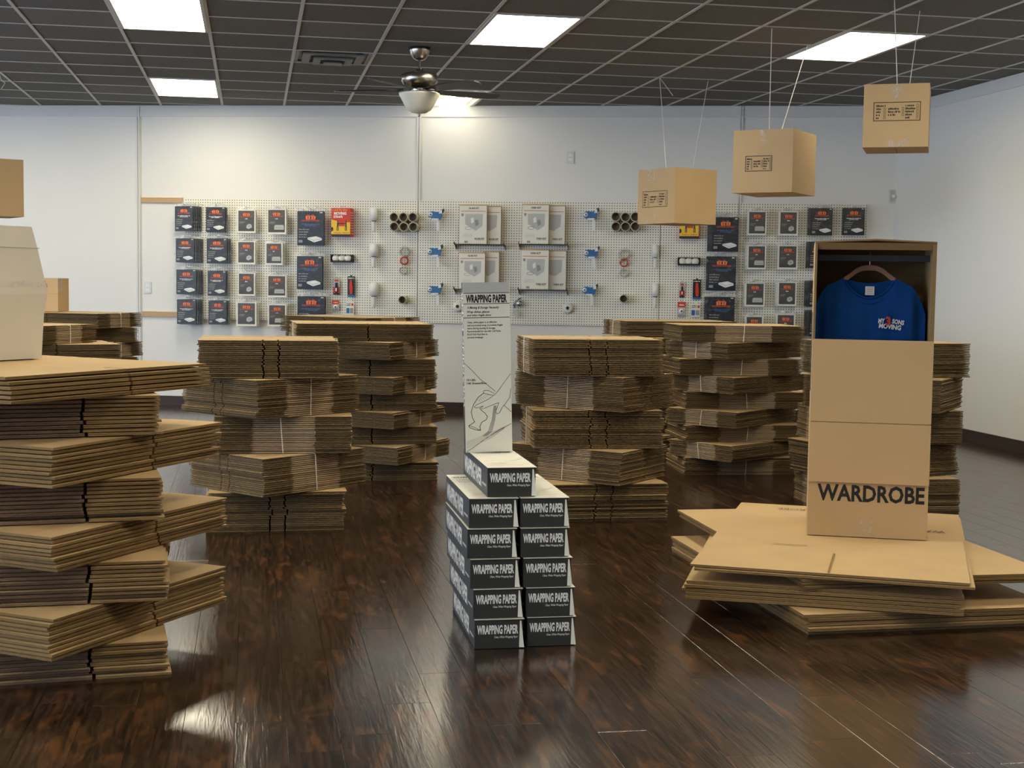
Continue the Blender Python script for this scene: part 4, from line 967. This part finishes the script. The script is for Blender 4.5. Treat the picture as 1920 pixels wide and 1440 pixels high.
# tape guns
def tape_gun():
    t = thing('tape_gun', 'x', 'tape gun')
    pts = [(-0.075, 0.155), (-0.070, 0.125), (-0.045, 0.118), (-0.030, 0.100), (0.030, 0.100), (0.050, 0.120), (0.062, 0.158), (0.040, 0.185), (0.0, 0.180), (-0.030, 0.186), (-0.060, 0.180)]
    MB().prism(pts, -0.020, 0.020, BLUEP, M=plane((0, 0, 0), (1, 0, 0), (0, 0, 1))).build('body', t)
    MB().lathe([(0.0, -0.026), (0.020, -0.026), (0.022, -0.018)], WHITE, 14, (-0.052, 0, 0.152), 'y').lathe([(0.0, -0.030), (0.008, -0.030), (0.008, -0.02)], BLUEP, 10, (-0.052, 0, 0.152), 'y').build('tension_knob', t)
    MB().box(-0.036, 0.030, -0.0225, -0.019, 0.100, 0.116, WHITE).build('label', t)
    MB().prism([(0.004, 0.10), (0.034, 0.10), (0.036, 0.004), (0.026, -0.004), (0.010, 0.004)], -0.012, 0.012, WHITE, M=plane((0, 0, 0), (1, 0, 0), (0, 0, 1))).build('handle', t)
    MB().prism([(0.045, 0.150), (0.080, 0.196), (0.072, 0.222), (0.030, 0.188)], -0.022, -0.014, DARKM, M=plane((0, 0, 0), (1, 0, 0), (0, 0, 1))).build('blade_guard', t)
    MB().prism([(0.030, 0.165), (0.062, 0.168), (0.060, 0.200), (0.036, 0.200)], 0.0205, 0.024, WHITE, M=plane((0, 0, 0), (1, 0, 0), (0, 0, 1))).build('wiper', t)
    MB().tube((0, 0.02, 0.16), (0, 0.074, 0.16), 0.004, CHROME, n=6).build('hook', t)
    return t
tg0 = tape_gun(); first = True
for k, (u0, u1, za, zb) in enumerate([(-0.057,0.094,1.818,2.040),(-0.053,0.108,1.458,1.681),(-0.050,0.107,1.081,1.299),(1.495,1.642,1.834,2.053),(1.496,1.664,1.460,1.677),(1.482,1.629,1.094,1.305)]):
    o = tg0 if first else copy_tree(tg0, (0, 0, 0), 0); first = False
    o.location = wl((u0+u1)/2, za, 0.10); o.rotation_euler = (0, R.uniform(-0.05, 0.05), TH)
    o['label'] = 'blue and white tape gun, %s of the three %s' % (('upper', 'middle', 'lower')[k % 3], 'right of the middle wall seam' if k < 3 else 'right of the DISH KIT boxes'); o['group'] = 'blue tape guns'
# clear tape dispenser beside the display
t = thing('tape_dispenser', 'clear and grey hand tape dispenser right of the tall display box', 'tape dispenser', wl(0.862, 1.02, 0.08), TH)
MB().lathe([(0.030, -0.02), (0.052, -0.02), (0.052, 0.03), (0.030, 0.03)], CTAPE, 24, (0.0, 0, 0.085), 'y').lathe([(0.0, -0.022), (0.030, -0.022), (0.030, 0.03)], CHROME, 20, (0.0, 0, 0.085), 'y').build('roll', t)
MB().prism([(-0.06, 0.03), (-0.02, 0.015), (0.0, -0.03), (-0.03, -0.05), (-0.055, -0.02)], -0.015, 0.015, INKL, M=plane((0, 0, 0), (1, 0, 0), (0, 0, 1))).build('handle', t)
MB().prism([(-0.05, 0.10), (-0.062, 0.07), (-0.048, 0.03), (0.0, 0.14), (0.03, 0.145)], -0.022, -0.016, DARKM, M=plane((0, 0, 0), (1, 0, 0), (0, 0, 1))).tube((0, 0, 0.085), (0, 0.054, 0.085), 0.004, CHROME, n=6).build('frame', t)

# dish and glass kits on wire shelves
def kit(u0, u1, za, zb, title, lab, dpt, full=True):
    w, h, d_ = u1 - u0, zb - za, 0.055
    t = thing('kit_box', lab, 'box', wl((u0+u1)/2, za, dpt), TH, 'dish and glass kit boxes')
    MB().box(-w/2, w/2, 0, d_, 0, h, KBOX).build('body', t)
    MB().box(-w/2 + 0.004, w/2 - 0.002, -0.002, 0.0, 0.002, h - 0.012, PAPERW).build('sleeve', t)
    p = MB(); M = plane((-w/2, -0.0026, 0), (1, 0, 0), (0, 0, 1)); rr = random.Random(4)
    tw = 0.276; s0 = 0.0 if full else w - tw     # boxes half hidden show the right part of the print
    f_ = w if full else tw
    X = lambda q: q * f_ + (0 if full else s0)
    def clampx(q): return max(0.004, X(q))
    if full: p.text(title, w*.53, h*.885, h*.045, BLACK, M, bold=0.05, width=w*.36)
    p.rect(clampx(.07), X(.95), h*.825, h*.838, RED, M)
    poly_ = [(X(.22), h*.76), (X(.86), h*.76), (X(.84), h*.46), (X(.60), h*.34), (X(.22), h*.50)]
    if full: p.poly(poly_, INKL, M, .0002)
    else: p.poly([(0.006, h*.76), (X(.86), h*.76), (X(.84), h*.46), (X(.60), h*.34), (0.006, h*.42)], INKL, M, .0002)
    if full:
        p.poly([(w*.42, h*.64), (w*.52, h*.68), (w*.54, h*.56), (w*.44, h*.52)], INKW, M, .0004); p.poly([(w*.56, h*.60), (w*.68, h*.62), (w*.72, h*.50), (w*.60, h*.44)], INKG, M, .0004)
        p.stroke([(w*.34 + w*.12*math.cos(q*.4), h*.40 + h*.035*math.sin(q*.4)) for q in range(16)], 0.003, BLACK if title == 'DISH KIT' else INKG, M, .0004)
        p.poly([(w*.08, h*.77), (w*.17, h*.77), (w*.17, h*.72), (w*.125, h*.69), (w*.08, h*.72)], INKG, M, .0004)
        for q in range(3): greek(p, w*.14, w*.48, h*(.24 - .03*q), h*.012, INKL, M, .0004, rr)
        p.rect(w*.20, w*.32, h*.03, h*.08, INKG, M, .0002)
    p.text(title, X(.74), h*.115, h*.045, BLACK, M, bold=0.05, width=min(f_*.36, w*.8), z=.0004); p.rect(clampx(.62), X(.92), h*.098, h*.102, RED, M, .0004)
    p.build('printing', t)
    return t
def wire_shelf(u0, u1, z_, lab):
    t = thing('wire_shelf', lab, 'shelf', wl((u0+u1)/2, z_), TH, 'wire shelves for the kits')
    w = u1 - u0; 
    for y_ in (-0.20, -0.155, -0.11, -0.065, -0.028): MB().tube((-w/2, y_, 0.006), (w/2, y_, 0.006), 0.0028, DARKM, n=6).build('rail', t)
    mb = MB()
    n = 22
    for i in range(n + 1):
        x_ = -w/2 + w * i / n; mb.tube((x_, -0.026, 0.002), (x_, -0.205, 0.002), 0.0018, DARKM, n=5); mb.tube((x_, -0.205, 0.002), (x_, -0.207, 0.018), 0.0018, DARKM, n=5)
    mb.build('wires', t)['kind'] = 'stuff'
    for s in (-1, 1):
        MB().prism([(-0.026, 0.006), (-0.205, 0.006), (-0.205, 0.030), (-0.185, 0.034), (-0.026, -0.045)], -0.002, 0.002, DARKM, M=plane((s * (w/2 + 0.006), 0, 0), (0, 1, 0), (0, 0, 1))).build('bracket', t)
SHF = [(0.227,0.706,1.674),(0.227,0.706,1.232),(0.865,1.334,1.681),(0.865,1.334,1.236)]
for (a, b_, z_), l_ in zip(SHF, ('upper left', 'lower left', 'upper right', 'lower right')): wire_shelf(a, b_, z_, 'black wire shelf under the %s kit boxes' % l_)
for k, (si, fr_, bk, title) in enumerate([(0, (0.268,0.544,2.070), (0.500,0.676,2.062), 'GLASS KIT'), (1, (0.268,0.531,1.603), (0.497,0.663,1.616), 'GLASS KIT'), (2, (0.889,1.154,2.080), (1.110,1.308,2.074), 'DISH KIT'), (3, (0.885,1.160,1.638), (1.120,1.326,1.634), 'DISH KIT')]):
    z_ = SHF[si][2] + 0.009; l_ = ('upper', 'lower')[k % 2]
    kit(fr_[0], fr_[1], z_, fr_[2], title, 'front %s box on the %s shelf' % (title, l_), 0.190)
    kit(bk[0], bk[1], z_, bk[2], title, 'half hidden %s box behind the front one, %s shelf' % (title, l_), 0.120, False)
# loose string on the ceiling at left and by the hanging carton
for pts, lab in (([(-4.42, 12.1, CE), (-4.40, 12.09, 2.98), (-4.36, 12.08, 2.95), (-4.39, 12.07, 2.90)], 'short loose string at the left edge of the ceiling'), ([(1.21, 11.93, CE), (1.26, 11.92, 2.98), (1.32, 11.91, 2.90)], 'short loose string above the lowest hanging carton')):
    mb = MB()
    for a, c in zip(pts[:-1], pts[1:]): mb.tube(a, c, 0.003, STRAP, n=5)
    tag(mb.build('loose_string'), lab, 'string')
